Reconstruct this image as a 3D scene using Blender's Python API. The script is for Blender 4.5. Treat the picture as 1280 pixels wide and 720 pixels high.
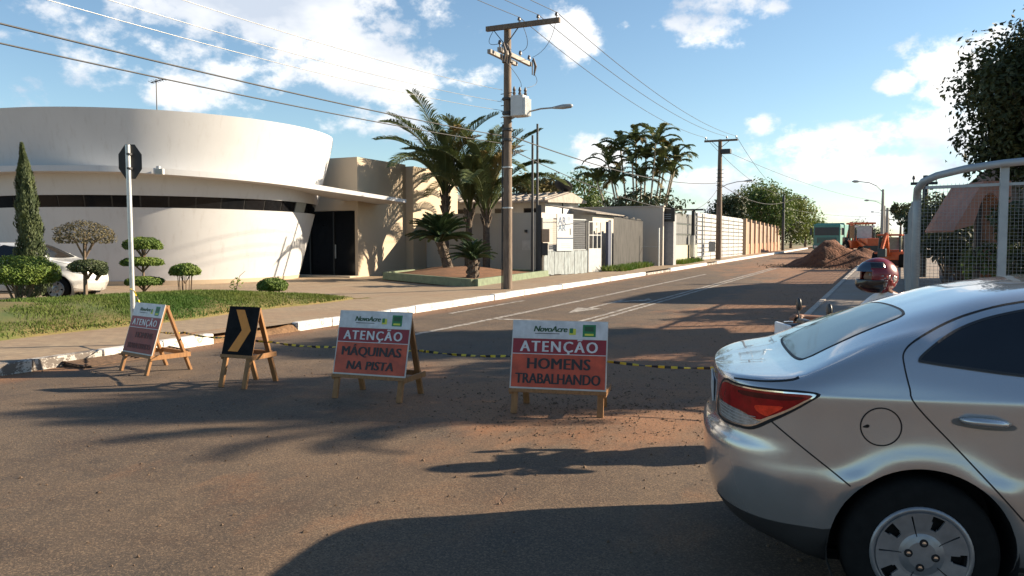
import bpy, bmesh, math, random
from mathutils import Vector, Matrix, noise
from mathutils.bvhtree import BVHTree

random.seed(7)
for o in list(bpy.data.objects):
    bpy.data.objects.remove(o)
scene = bpy.context.scene
COL = scene.collection
rad = math.radians

# ------------------------------------------------------------------ camera
# the world's X axis runs along the cross street, Y along the closed road
YAW = rad(25.27)
CY, SY = math.cos(YAW), math.sin(YAW)
cam_d = bpy.data.cameras.new('camera')
cam_d.sensor_width = 36.0
cam_d.lens = 36.0 * 1000 / 1280
cam_d.clip_start = 0.05
cam_d.clip_end = 3000
cam = bpy.data.objects.new('camera', cam_d)
COL.objects.link(cam)
cam.location = (0, 0, 1.6)
cam.rotation_euler = (rad(90) - math.atan(57 / 1000), 0, YAW)
scene.camera = cam


def CW(lat, dep):
    """metres right of / ahead of the viewpoint -> world x, y"""
    return lat * CY - dep * SY, lat * SY + dep * CY


def PX(px, dep):
    return CW((px - 640) / 1000 * dep, dep)


# ------------------------------------------------------------------ sun and sky
SUN_EL = rad(23.0)
SUN_AZ = math.atan2(0.591, 0.807)          # angle from +X, counter-clockwise
sdir = Vector((math.cos(SUN_AZ) * math.cos(SUN_EL), math.sin(SUN_AZ) * math.cos(SUN_EL), math.sin(SUN_EL)))
sun_d = bpy.data.lights.new('sun', 'SUN')
sun_d.energy = 5.0
sun_d.angle = rad(0.6)
sun_d.color = (1.0, 0.84, 0.63)
sun = bpy.data.objects.new('sun', sun_d)
COL.objects.link(sun)
sun.rotation_euler = sdir.to_track_quat('Z', 'Y').to_euler()
sun.location = (20, 20, 40)

world = bpy.data.worlds.new('World')
scene.world = world
world.use_nodes = True
wn, wl = world.node_tree.nodes, world.node_tree.links
wn.clear()
w_out = wn.new('ShaderNodeOutputWorld')
w_bg = wn.new('ShaderNodeBackground')
w_bg.inputs[1].default_value = 0.058
wl.new(w_bg.outputs[0], w_out.inputs[0])
sky = wn.new('ShaderNodeTexSky')
sky.sky_type = 'NISHITA'
sky.sun_disc = False
sky.sun_elevation = SUN_EL
sky.sun_rotation = math.atan2(sdir.x, sdir.y)
sky.altitude = 200
sky.air_density = 1.0
sky.dust_density = 0.3
sky.ozone_density = 1.2


def wmath(op, a, b=None, c=None, clamp=False):
    n = wn.new('ShaderNodeMath')
    n.operation = op
    n.use_clamp = clamp
    for i, v in enumerate((a, b, c)):
        if v is None:
            continue
        if isinstance(v, (int, float)):
            n.inputs[i].default_value = v
        else:
            wl.new(v, n.inputs[i])
    return n.outputs[0]


w_tc = wn.new('ShaderNodeTexCoord')
DIRV = w_tc.outputs['Generated']


def wdot(vec):
    n = wn.new('ShaderNodeVectorMath')
    n.operation = 'DOT_PRODUCT'
    wl.new(DIRV, n.inputs[0])
    n.inputs[1].default_value = vec
    return n.outputs['Value']


def wnoise(scale, detail, rough, off=(0, 0, 0), zs=1.0):
    m = wn.new('ShaderNodeMapping')
    m.inputs['Location'].default_value = off
    m.inputs['Scale'].default_value = (1, 1, zs)
    wl.new(DIRV, m.inputs[0])
    n = wn.new('ShaderNodeTexNoise')
    n.inputs['Scale'].default_value = scale
    n.inputs['Detail'].default_value = detail
    n.inputs['Roughness'].default_value = rough
    wl.new(m.outputs[0], n.inputs['Vector'])
    return n.outputs['Fac']


def dir_of(az, el):
    """az: degrees right of the road axis, el: degrees up"""
    a, e = rad(az), rad(el)
    return Vector((math.sin(a) * math.cos(e), math.cos(a) * math.cos(e), math.sin(e)))


# cumulus clouds by compass bearing (from the road axis), elevation, half width, half height, weight
CLOUDS = [(-34.5, 13.2, 7.0, 3.4, 1.0), (-41, 15.5, 9.0, 3.2, 1.0), (-45, 10.5, 9.5, 3.4, 0.8), (-36, 8.2, 6, 1.7, 0.8),
          (-21.4, 14.3, 2.0, 2.0, 0.95), (-11.9, 14.4, 3.5, 1.6, 1.0), (-7.9, 15.4, 1.9, 1.1, 1.0), (-17.3, 14.7, .8, .5, .75),
          (0.1, 10.0, 1.5, .8, .85), (3.6, 10.8, 2.6, 2.3, .95), (1.0, 7.0, 9.0, 1.8, .6), (-1.5, 4.6, 11.0, 1.9, .72),
          (-19.3, 5.9, 2.8, 1.6, .9), (-8.4, 7.9, 1.3, .8, .8), (-13.0, 4.0, 6.5, 1.5, .8), (-56, 14, 3.4, 1.0, .65), (-57.5, 12.2, 2.8, .7, .55),
          (-29, 5.5, 4, 1.2, .5), (16, 7, 9, 2.5, .7), (34, 10, 10, 3.0, .7), (-75, 16, 9, 3, .8), (-100, 9, 10, 2, .7),
          (6, 1.8, 16, 1.7, .85), (-12, 1.8, 12, 1.6, .75), (-20, 38, 6, 3, .8), (-130, 24, 8, 3, .8)]
dens = None
low = None
for az, el, rx, ry, wt in CLOUDS:
    f = dir_of(az, el)
    u = f.cross(Vector((0, 0, 1))).normalized()
    v = u.cross(f)
    df = wdot(f)
    a = wmath('DIVIDE', wdot(u / math.tan(rad(rx))), df)
    b = wmath('DIVIDE', wdot(v / math.tan(rad(ry))), df)
    d = wmath('SQRT', wmath('ADD', wmath('MULTIPLY', a, a), wmath('MULTIPLY', b, b)))
    m = wmath('SUBTRACT', wt, d)
    m = wmath('ADD', m, wmath('MULTIPLY', wmath('LESS_THAN', df, 0.0), -9.0))
    dens = m if dens is None else wmath('MAXIMUM', dens, m)
n1 = wnoise(9.0, 9, 0.62, zs=1.5)
n2 = wnoise(26.0, 6, 0.6, off=(3, 1, 2), zs=1.5)
nn = wmath('ADD', wmath('MULTIPLY', wmath('SUBTRACT', n1, 0.5), 4.2), wmath('MULTIPLY', wmath('SUBTRACT', n2, 0.5), 1.6))
dm = wmath('ADD', wmath('MAXIMUM', dens, -3.0), nn)
w_mr = wn.new('ShaderNodeMapRange')
w_mr.interpolation_type = 'SMOOTHSTEP'
w_mr.inputs['From Min'].default_value = -0.12
w_mr.inputs['From Max'].default_value = 0.62
wl.new(dm, w_mr.inputs['Value'])
w_mask = w_mr.outputs[0]
# thick bellies of a cloud are greyer than its rims
n3 = wnoise(5.0, 5, 0.55, off=(7.3, 2.2, 5.1), zs=2.0)
w_gr = wn.new('ShaderNodeMapRange')
w_gr.inputs['From Min'].default_value = 0.40
w_gr.inputs['From Max'].default_value = 0.62
wl.new(n3, w_gr.inputs['Value'])
w_cc = wn.new('ShaderNodeMix')
w_cc.data_type = 'RGBA'
w_cc.inputs[6].default_value = (8.6, 8.5, 8.3, 1)
w_cc.inputs[7].default_value = (4.6, 5.1, 5.9, 1)
wl.new(w_gr.outputs[0], w_cc.inputs[0])
w_mix = wn.new('ShaderNodeMix')
w_mix.data_type = 'RGBA'
wl.new(wmath('MULTIPLY', w_mask, 0.94), w_mix.inputs[0])
w_tint = wn.new('ShaderNodeMix')
w_tint.data_type = 'RGBA'
w_tint.blend_type = 'MULTIPLY'
w_tint.inputs[0].default_value = 1.0
w_tint.inputs[7].default_value = (0.95, 1.06, 1.10, 1)
wl.new(sky.outputs[0], w_tint.inputs[6])
wl.new(w_tint.outputs[2], w_mix.inputs[6])
wl.new(w_cc.outputs[2], w_mix.inputs[7])
wl.new(w_mix.outputs[2], w_bg.inputs[0])

vs = scene.view_settings
vs.view_transform = 'Standard'
vs.look = 'None'
vs.gamma = 1
vs.use_curve_mapping = False
vs.exposure = 1.4
scene.render.resolution_x = 1024
scene.render.resolution_y = 576
scene.render.engine = 'CYCLES'

# ------------------------------------------------------------------ materials
MATS = {}


def M(name, col, rough=0.6, metal=0.0, var=0.12, scale=6.0, bump=0.0, bscale=40.0, coat=0.0, spec=0.5, col2=None, dist=0.02, stretch=(1, 1, 1), trans=0.0, emit=None):
    if name in MATS:
        return MATS[name]
    m = bpy.data.materials.new(name)
    m.use_nodes = True
    nt = m.node_tree
    b = nt.nodes['Principled BSDF']
    b.inputs['Roughness'].default_value = rough
    b.inputs['Metallic'].default_value = metal
    b.inputs['Specular IOR Level'].default_value = spec
    if coat:
        b.inputs['Coat Weight'].default_value = coat
        b.inputs['Coat Roughness'].default_value = 0.08
    tc = nt.nodes.new('ShaderNodeTexCoord')
    mp = nt.nodes.new('ShaderNodeMapping')
    mp.inputs['Scale'].default_value = stretch
    nt.links.new(tc.outputs['Object'], mp.inputs[0])
    nz = nt.nodes.new('ShaderNodeTexNoise')
    nz.inputs['Scale'].default_value = scale
    nz.inputs['Detail'].default_value = 6
    nz.inputs['Roughness'].default_value = 0.6
    nt.links.new(mp.outputs[0], nz.inputs['Vector'])
    rp = nt.nodes.new('ShaderNodeValToRGB')
    c2 = col2 if col2 else tuple(min(1, c * (1 + var)) for c in col)
    c1 = col if col2 else tuple(c * (1 - var) for c in col)
    rp.color_ramp.elements[0].position = 0.32
    rp.color_ramp.elements[1].position = 0.68
    rp.color_ramp.elements[0].color = (*c1, 1)
    rp.color_ramp.elements[1].color = (*c2, 1)
    nt.links.new(nz.outputs['Fac'], rp.inputs[0])
    nt.links.new(rp.outputs[0], b.inputs['Base Color'])
    if bump:
        n2 = nt.nodes.new('ShaderNodeTexNoise')
        n2.inputs['Scale'].default_value = bscale
        n2.inputs['Detail'].default_value = 5
        nt.links.new(mp.outputs[0], n2.inputs['Vector'])
        bp = nt.nodes.new('ShaderNodeBump')
        bp.inputs['Strength'].default_value = bump
        bp.inputs['Distance'].default_value = dist
        nt.links.new(n2.outputs['Fac'], bp.inputs['Height'])
        nt.links.new(bp.outputs[0], b.inputs['Normal'])
    if trans:
        out = nt.nodes['Material Output']
        t = nt.nodes.new('ShaderNodeBsdfTranslucent')
        nt.links.new(rp.outputs[0], t.inputs[0])
        mx = nt.nodes.new('ShaderNodeMixShader')
        mx.inputs[0].default_value = trans
        nt.links.new(b.outputs[0], mx.inputs[1])
        nt.links.new(t.outputs[0], mx.inputs[2])
        nt.links.new(mx.outputs[0], out.inputs[0])
    MATS[name] = m
    return m


class NT:
    """small helper for hand-made node materials"""
    def __init__(s, name):
        s.m = bpy.data.materials.new(name)
        s.m.use_nodes = True
        s.nt = s.m.node_tree
        s.b = s.nt.nodes['Principled BSDF']
        s.tc = s.nt.nodes.new('ShaderNodeTexCoord')
        s.obj = s.tc.outputs['Object']
        MATS[name] = s.m

    def l(s, a, b):
        s.nt.links.new(a, b)

    def noise(s, scale, detail=6, rough=0.6, vec=None, stretch=None, dist=0.0, off=(0, 0, 0)):
        n = s.nt.nodes.new('ShaderNodeTexNoise')
        n.inputs['Scale'].default_value = scale
        n.inputs['Detail'].default_value = detail
        n.inputs['Roughness'].default_value = rough
        n.inputs['Distortion'].default_value = dist
        v = vec or s.obj
        mp = s.nt.nodes.new('ShaderNodeMapping')
        mp.inputs['Scale'].default_value = stretch or (1, 1, 1)
        mp.inputs['Location'].default_value = off
        s.l(v, mp.inputs[0])
        s.l(mp.outputs[0], n.inputs['Vector'])
        return n.outputs['Fac']

    def math(s, op, a, b=None, clamp=False):
        n = s.nt.nodes.new('ShaderNodeMath')
        n.operation = op
        n.use_clamp = clamp
        for i, v in enumerate((a, b)):
            if v is None:
                continue
            if isinstance(v, (int, float)):
                n.inputs[i].default_value = v
            else:
                s.l(v, n.inputs[i])
        return n.outputs[0]

    def rng(s, v, a, b, c=0.0, d=1.0, smooth=True):
        n = s.nt.nodes.new('ShaderNodeMapRange')
        if smooth:
            n.interpolation_type = 'SMOOTHSTEP'
        n.inputs['From Min'].default_value = a
        n.inputs['From Max'].default_value = b
        n.inputs['To Min'].default_value = c
        n.inputs['To Max'].default_value = d
        s.l(v, n.inputs['Value'])
        return n.outputs[0]

    def mix(s, f, a, b):
        n = s.nt.nodes.new('ShaderNodeMix')
        n.data_type = 'RGBA'
        if isinstance(f, (int, float)):
            n.inputs[0].default_value = f
        else:
            s.l(f, n.inputs[0])
        for i, v in ((6, a), (7, b)):
            if isinstance(v, tuple):
                n.inputs[i].default_value = (*v, 1)
            else:
                s.l(v, n.inputs[i])
        return n.outputs[2]

    def bump(s, h, strength, dist=0.01, prev=None):
        n = s.nt.nodes.new('ShaderNodeBump')
        n.inputs['Strength'].default_value = strength
        n.inputs['Distance'].default_value = dist
        s.l(h, n.inputs['Height'])
        if prev:
            s.l(prev, n.inputs['Normal'])
        return n.outputs[0]

    def xyz(s):
        n = s.nt.nodes.new('ShaderNodeSeparateXYZ')
        s.l(s.obj, n.inputs[0])
        return n.outputs

    def fin(s, col=None, rough=None, normal=None, metal=None):
        if col is not None:
            if isinstance(col, tuple):
                s.b.inputs['Base Color'].default_value = (*col, 1)
            else:
                s.l(col, s.b.inputs['Base Color'])
        if rough is not None:
            if isinstance(rough, (int, float)):
                s.b.inputs['Roughness'].default_value = rough
            else:
                s.l(rough, s.b.inputs['Roughness'])
        if normal is not None:
            s.l(normal, s.b.inputs['Normal'])
        if metal is not None:
            s.b.inputs['Metallic'].default_value = metal
        return s.m


# ------------------------------------------------------------------ mesh helpers
class MB:
    def __init__(s):
        s.v, s.f, s.mi = [], [], []

    def add(s, vs, fs, mi=0):
        o = len(s.v)
        s.v += [tuple(p) for p in vs]
        s.f += [tuple(i + o for i in f) for f in fs]
        s.mi += [mi] * len(fs)
        return s

    def box(s, x0, x1, y0, y1, z0, z1, mi=0):
        return s.add([(x0, y0, z0), (x1, y0, z0), (x1, y1, z0), (x0, y1, z0), (x0, y0, z1), (x1, y0, z1), (x1, y1, z1), (x0, y1, z1)],
                     [(0, 3, 2, 1), (4, 5, 6, 7), (0, 1, 5, 4), (1, 2, 6, 5), (2, 3, 7, 6), (3, 0, 4, 7)], mi)

    def bar(s, a, b, w, t, up=(0, 0, 1), mi=0, w2=None, t2=None):
        """rectangular bar from a to b: w sideways, t along up"""
        a, b, up = Vector(a), Vector(b), Vector(up)
        d = (b - a).normalized()
        x = d.cross(up)
        if x.length < 1e-5:
            x = d.cross(Vector((1, 0, 0)))
        x.normalize()
        y = x.cross(d)
        w2 = w if w2 is None else w2
        t2 = t if t2 is None else t2
        vs = [a + x * sx * w / 2 + y * sy * t / 2 for sx, sy in ((-1, -1), (1, -1), (1, 1), (-1, 1))]
        vs += [b + x * sx * w2 / 2 + y * sy * t2 / 2 for sx, sy in ((-1, -1), (1, -1), (1, 1), (-1, 1))]
        return s.add(vs, [(3, 2, 1, 0), (4, 5, 6, 7), (0, 1, 5, 4), (1, 2, 6, 5), (2, 3, 7, 6), (3, 0, 4, 7)], mi)

    def tube(s, pts, r, n=8, cap=True, mi=0):
        pts = [Vector(p) for p in pts]
        rs = r if isinstance(r, (list, tuple)) else [r] * len(pts)
        prev = None
        rings = []
        for i, p in enumerate(pts):
            d = (pts[min(i + 1, len(pts) - 1)] - pts[max(i - 1, 0)]).normalized()
            if prev is None:
                x = d.cross(Vector((0, 0, 1)))
                if x.length < 1e-3:
                    x = d.cross(Vector((0, 1, 0)))
                x.normalize()
            else:
                x = (prev - d * prev.dot(d)).normalized()
            prev = x
            y = d.cross(x)
            rings.append([p + (x * math.cos(2 * math.pi * k / n) + y * math.sin(2 * math.pi * k / n)) * rs[i] for k in range(n)])
        vs = [v for rr in rings for v in rr]
        fs = []
        for i in range(len(pts) - 1):
            for k in range(n):
                a, b = i * n + k, i * n + (k + 1) % n
                fs.append((a, b, b + n, a + n))
        if cap:
            fs.append(tuple(range(n - 1, -1, -1)))
            fs.append(tuple(range((len(pts) - 1) * n, len(pts) * n)))
        return s.add(vs, fs, mi)

    def lathe(s, prof, n=24, c=(0, 0, 0), axis='z', mi=0, cap=True):
        """prof: list of (r, h)"""
        vs, fs = [], []
        for r, h in prof:
            for k in range(n):
                a = 2 * math.pi * k / n
                p = (r * math.cos(a), r * math.sin(a), h)
                if axis == 'y':
                    p = (p[0], p[2], p[1])
                elif axis == 'x':
                    p = (p[2], p[0], p[1])
                vs.append((p[0] + c[0], p[1] + c[1], p[2] + c[2]))
        for i in range(len(prof) - 1):
            for k in range(n):
                a, b = i * n + k, i * n + (k + 1) % n
                fs.append((a, b, b + n, a + n))
        if prof[0] == prof[-1] or not cap:
            return s.add(vs, fs, mi)
        if prof[0][0] > 1e-4:
            fs.append(tuple(range(n - 1, -1, -1)))
        if prof[-1][0] > 1e-4:
            fs.append(tuple(range((len(prof) - 1) * n, len(prof) * n)))
        return s.add(vs, fs, mi)

    def prism(s, poly, z0, z1, mi=0, fz=None):
        """poly in xy extruded in z; fz(x, y) may give a base offset"""
        n = len(poly)
        g = fz or (lambda x, y: 0)
        vs = [(x, y, z0 + g(x, y)) for x, y in poly] + [(x, y, z1 + g(x, y)) for x, y in poly]
        fs = [tuple(range(n - 1, -1, -1)), tuple(range(n, 2 * n))] + [(i, (i + 1) % n, n + (i + 1) % n, n + i) for i in range(n)]
        return s.add(vs, fs, mi)

    def build(s, name, mat, parent=None, smooth=False, loc=None, rotz=0, bevel=0, auto=None):
        me = bpy.data.meshes.new(name)
        me.from_pydata(s.v, [], s.f)
        mats = mat if isinstance(mat, (list, tuple)) else [mat]
        for m in mats:
            me.materials.append(m)
        if len(mats) > 1:
            me.polygons.foreach_set('material_index', s.mi)
        if smooth:
            me.polygons.foreach_set('use_smooth', [True] * len(me.polygons))
        me.update()
        if bevel or auto is not None or True:
            bm = bmesh.new()
            bm.from_mesh(me)
            if bevel:
                bmesh.ops.remove_doubles(bm, verts=bm.verts, dist=1e-5)
                bmesh.ops.bevel(bm, geom=bm.edges[:], offset=bevel, segments=2, profile=0.6, affect='EDGES')
            if len(bm.faces) < 4000:
                bmesh.ops.recalc_face_normals(bm, faces=bm.faces[:])
            bm.to_mesh(me)
            bm.free()
        if auto is not None:
            me.polygons.foreach_set('use_smooth', [True] * len(me.polygons))
            me.set_sharp_from_angle(angle=rad(auto))
        o = bpy.data.objects.new(name, me)
        COL.objects.link(o)
        if parent:
            o.parent = parent
        if loc:
            o.location = loc
        o.rotation_euler.z = rotz
        return o


def tag(o, label=None, cat=None, group=None, kind=None):
    if label:
        o['label'] = label
    if cat:
        o['category'] = cat
    if group:
        o['group'] = group
    if kind:
        o['kind'] = kind
    return o


def thing(name, label, cat, loc=(0, 0, 0), rotz=0, group=None):
    o = bpy.data.objects.new(name, None)
    o.empty_display_size = 0.2
    COL.objects.link(o)
    o.location = loc
    o.rotation_euler.z = rotz
    return tag(o, label, cat, group)


def inst(src, parent=None, loc=None, rot=None, scale=None):
    c = src.copy()
    COL.objects.link(c)
    c.parent = parent
    if loc is not None:
        c.location = loc
    if rot is not None:
        c.rotation_euler = rot
    if scale is not None:
        c.scale = scale if isinstance(scale, (tuple, list)) else (scale,) * 3
    return c


def copy_tree(o, parent=None):
    c = o.copy()
    COL.objects.link(c)
    c.parent = parent
    for ch in list(o.children):
        copy_tree(ch, c)
    return c


def mesh_obj(name, verts, faces, mat, parent=None, smooth=False, mi=None):
    me = bpy.data.meshes.new(name)
    me.from_pydata(verts, [], faces)
    for m in (mat if isinstance(mat, (list, tuple)) else [mat]):
        me.materials.append(m)
    if mi:
        me.polygons.foreach_set('material_index', mi)
    if smooth:
        me.polygons.foreach_set('use_smooth', [True] * len(me.polygons))
    me.update()
    o = bpy.data.objects.new(name, me)
    COL.objects.link(o)
    o.parent = parent
    return o


def text_mesh(txt, size, mat, parent, mtx, name='lettering', align='CENTER', shear=0.0, bold=0.0, sx=1.0, space=1.0, thick=0.0012, heavy=0.0):
    cu = bpy.data.curves.new(name, 'FONT')
    cu.body = txt
    cu.size = size
    cu.align_x = align
    cu.align_y = 'CENTER'
    cu.shear = shear
    cu.offset = bold
    cu.space_character = space
    cu.extrude = thick
    cu.resolution_u = 3
    t = bpy.data.objects.new(name, cu)
    COL.objects.link(t)
    bpy.context.view_layer.update()
    me = bpy.data.meshes.new_from_object(t.evaluated_get(bpy.context.evaluated_depsgraph_get()))
    bpy.data.objects.remove(t)
    me.materials.clear()
    if heavy:
        vv = [tuple(v.co) for v in me.vertices]
        ff = [tuple(p.vertices) for p in me.polygons]
        nv, nf = [], []
        for k, dx in enumerate((-heavy, -heavy / 2, 0, heavy / 2, heavy)):
            nf += [tuple(i + len(nv) for i in f) for f in ff]
            nv += [(x + dx, y, z + k * .00012) for x, y, z in vv]
        me = bpy.data.meshes.new(name)
        me.from_pydata(nv, [], nf)
        me.update()
    me.materials.append(mat)
    o = bpy.data.objects.new(name, me)
    COL.objects.link(o)
    o.parent = parent
    o.matrix_local = mtx @ Matrix.Diagonal((sx, 1, 1, 1))
    return o


def gz(y):
    """the road climbs gently away from the junction"""
    if y < 10:
        return 0.0
    if y < 18:
        return 0.008 * (y - 10) ** 2 / 16
    if y < 170:
        return 0.008 * (y - 14)
    return 0.008 * 156


PAV = 0.14          # pavement height above the road


def pz(x, y):
    """pavement level: the forecourts left of the road stay nearly flat"""
    t = min(1, max(0, (-11.2 - x) / 3.0))
    return PAV + gz(y) * (1 - t) - 0.03 * t
# ------------------------------------------------------------------ surface materials
def mk_asphalt():
    n = NT('asphalt')
    x, y, z = n.xyz()
    big = n.noise(0.35, 5, 0.6)
    mid = n.noise(1.6, 7, 0.65, stretch=(1, 0.55, 1))
    fine = n.noise(55, 4, 0.7)
    grit = n.noise(190, 2, 0.6)
    c = n.mix(n.rng(mid, 0.30, 0.70), (0.080, 0.068, 0.057), (0.168, 0.136, 0.105))
    c = n.mix(n.math('MULTIPLY', n.rng(big, 0.42, 0.62), 0.62), c, (0.082, 0.078, 0.075))
    trk = n.noise(0.9, 4, 0.5, stretch=(2.2, 0.16, 1), off=(2, 3, 0))
    c = n.mix(n.math('MULTIPLY', n.rng(trk, 0.52, 0.66), 0.45), c, (0.055, 0.05, 0.046))
    spot = n.noise(3.2, 3, 0.5, off=(6, 6, 0))
    c = n.mix(n.math('MULTIPLY', n.rng(spot, 0.64, 0.70), 0.5), c, (0.04, 0.034, 0.03))
    stone = n.noise(90, 2, 0.5, off=(3, 3, 0))
    # the newer, darker surface of the closed road
    newer = n.rng(n.math('ADD', y, n.math('MULTIPLY', n.math('SUBTRACT', big, 0.5), 5.0)), 7.5, 12.0)
    c = n.mix(n.math('MULTIPLY', newer, 0.55), c, (0.085, 0.076, 0.068))
    # worn patches with bare stones
    worn = n.noise(0.9, 8, 0.72, stretch=(0.6, 1.5, 1), off=(4, 9, 0))
    c = n.mix(n.math('MULTIPLY', n.rng(worn, 0.50, 0.62), 0.7), c, (0.066, 0.046, 0.034))
    # red earth spread by the works: round the boards and over the right half of the road
    e1 = n.math('SQRT', n.math('ADD', n.math('POWER', n.math('MULTIPLY', n.math('ADD', x, 3.2), 0.42), 2.0), n.math('POWER', n.math('MULTIPLY', n.math('SUBTRACT', y, 7.4), 0.62), 2.0)))
    e1 = n.math('SUBTRACT', 1.45, e1)
    e2 = n.math('MINIMUM', n.rng(x, -6.0, -3.2, -0.8, 1.1, False), n.rng(y, 5.6, 8.6, -0.8, 1.1, False))
    e3 = n.math('MULTIPLY', n.math('ADD', n.rng(y, 26, 44, 0.0, 1.3, False), n.rng(x, -9.0, -4.0, -1.0, 0.1, False)), 0.9)
    e = n.math('MAXIMUM', n.math('MAXIMUM', e1, e2), e3)
    en = n.noise(0.8, 8, 0.65, stretch=(1.6, 0.8, 1), off=(1, 5, 0))
    em = n.rng(n.math('ADD', e, n.math('MULTIPLY', n.math('SUBTRACT', en, 0.5), 2.6)), 0.1, 0.9)
    gut = n.rng(n.math('ADD', x, n.math('MULTIPLY', n.math('SUBTRACT', mid, 0.5), 1.0)), -8.9, -9.45)
    em = n.math('MAXIMUM', em, n.math('MULTIPLY', gut, 0.75))
    earth = n.mix(mid, (0.27, 0.125, 0.05), (0.50, 0.27, 0.14))
    c = n.mix(n.math('MULTIPLY', em, 0.93), c, earth)
    # dry dust drifting across the near junction
    dust = n.noise(0.5, 6, 0.6, stretch=(0.5, 1.4, 1), off=(8, 2, 0))
    c = n.mix(n.math('MULTIPLY', n.rng(dust, 0.42, 0.68), 0.35), c, (0.23, 0.165, 0.11))
    c = n.mix(n.rng(fine, 0.34, 0.62), n.mix(0.45, c, (0.03, 0.027, 0.025)), c)
    c = n.mix(n.math('MULTIPLY', n.rng(grit, 0.58, 0.68), 0.5), c, (0.42, 0.36, 0.29))
    c = n.mix(n.math('MULTIPLY', n.math('MULTIPLY', n.rng(stone, 0.56, 0.64), n.rng(mid, 0.4, 0.65)), 0.6), c, (0.40, 0.35, 0.29))
    ag = n.nt.nodes.new('ShaderNodeTexVoronoi')
    ag.inputs['Scale'].default_value = 105
    n.l(n.obj, ag.inputs['Vector'])
    agv = n.nt.nodes.new('ShaderNodeSeparateColor')
    n.l(ag.outputs['Color'], agv.inputs[0])
    c = n.mix(n.math('MULTIPLY', n.rng(agv.outputs[0], 0.62, 1.0), 0.5), c, (0.34, 0.28, 0.22))
    c = n.mix(n.math('MULTIPLY', n.rng(agv.outputs[1], 0.55, 1.0), 0.5), c, (0.035, 0.03, 0.027))
    # cracks
    vo = n.nt.nodes.new('ShaderNodeTexVoronoi')
    vo.feature = 'DISTANCE_TO_EDGE'
    vo.inputs['Scale'].default_value = 0.42
    wv = n.nt.nodes.new('ShaderNodeVectorMath')
    wv.operation = 'MULTIPLY_ADD'
    nzc = n.nt.nodes.new('ShaderNodeTexNoise')
    nzc.inputs['Scale'].default_value = 1.4
    nzc.inputs['Detail'].default_value = 6
    n.l(n.obj, nzc.inputs['Vector'])
    n.l(nzc.outputs['Color'], wv.inputs[0])
    wv.inputs[1].default_value = (1.3, 1.3, 0)
    n.l(n.obj, wv.inputs[2])
    n.l(wv.outputs[0], vo.inputs['Vector'])
    crk = n.math('MULTIPLY', n.rng(vo.outputs['Distance'], 0.006, 0.0), n.rng(worn, 0.52, 0.62))
    tint = n.nt.nodes.new('ShaderNodeMix')
    tint.data_type = 'RGBA'
    tint.blend_type = 'MULTIPLY'
    tint.inputs[0].default_value = 1.0
    n.l(c, tint.inputs[6])
    tint.inputs[7].default_value = (0.74, 0.60, 0.465, 1)
    c = tint.outputs[2]
    c = n.mix(n.math('MULTIPLY', crk, 0.45), c, (0.03, 0.026, 0.022))
    h = n.math('ADD', n.math('MULTIPLY', fine, 0.6), n.math('MULTIPLY', grit, 0.5))
    h = n.math('ADD', h, n.math('MULTIPLY', mid, 1.2))
    h = n.math('SUBTRACT', h, n.math('MULTIPLY', crk, 0.8))
    h = n.math('ADD', h, n.math('MULTIPLY', agv.outputs[0], 0.6))
    return n.fin(c, n.rng(mid, 0.3, 0.7, 0.78, 0.92), n.bump(h, 0.6, 0.007))


def mk_paver(name, ca, cb, scale=1.0, rowh=0.11, w=0.22, mort=(0.16, 0.13, 0.10)):
    n = NT(name)
    br = n.nt.nodes.new('ShaderNodeTexBrick')
    br.inputs['Scale'].default_value = scale
    br.inputs['Brick Width'].default_value = w
    br.inputs['Row Height'].default_value = rowh
    br.inputs['Mortar Size'].default_value = 0.006
    br.inputs['Mortar Smooth'].default_value = 0.3
    br.inputs['Color1'].default_value = (*ca, 1)
    br.inputs['Color2'].default_value = (*cb, 1)
    br.inputs['Mortar'].default_value = (*mort, 1)
    n.l(n.obj, br.inputs['Vector'])
    big = n.noise(0.5, 7, 0.65)
    fine = n.noise(30, 4, 0.6)
    c = n.mix(n.math('MULTIPLY', n.rng(big, 0.4, 0.7), 0.55), br.outputs['Color'], (0.25, 0.15, 0.085))
    c = n.mix(n.math('MULTIPLY', n.rng(fine, 0.35, 0.65), 0.25), c, (0.14, 0.11, 0.085))
    h = n.math('ADD', n.math('MULTIPLY', br.outputs['Fac'], -1.0), n.math('MULTIPLY', fine, 0.4))
    return n.fin(c, 0.85, n.bump(h, 0.5, 0.008))


def mk_kerbpaint(name, paint, dirt, amount):
    n = NT(name)
    a = n.noise(5, 8, 0.7)
    b = n.noise(38, 5, 0.7)
    c = n.mix(n.rng(n.math('ADD', a, n.math('MULTIPLY', n.math('SUBTRACT', b, 0.5), 0.6)), 0.62 - amount, 0.70 - amount), paint, dirt)
    return n.fin(c, 0.8, n.bump(b, 0.4, 0.01))


def mk_plaster(name, col, stain=(0.35, 0.30, 0.25), amt=0.25, bump=0.12):
    n = NT(name)
    a = n.noise(0.7, 6, 0.6)
    st = n.noise(2.4, 7, 0.65, stretch=(2.5, 2.5, 0.22))
    f = n.noise(60, 4, 0.6)
    c = n.mix(n.rng(a, 0.3, 0.7), tuple(v * 0.93 for v in col), col)
    c = n.mix(n.math('MULTIPLY', n.rng(st, 0.52, 0.78), amt), c, stain)
    return n.fin(c, 0.75, n.bump(f, bump, 0.006))


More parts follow.
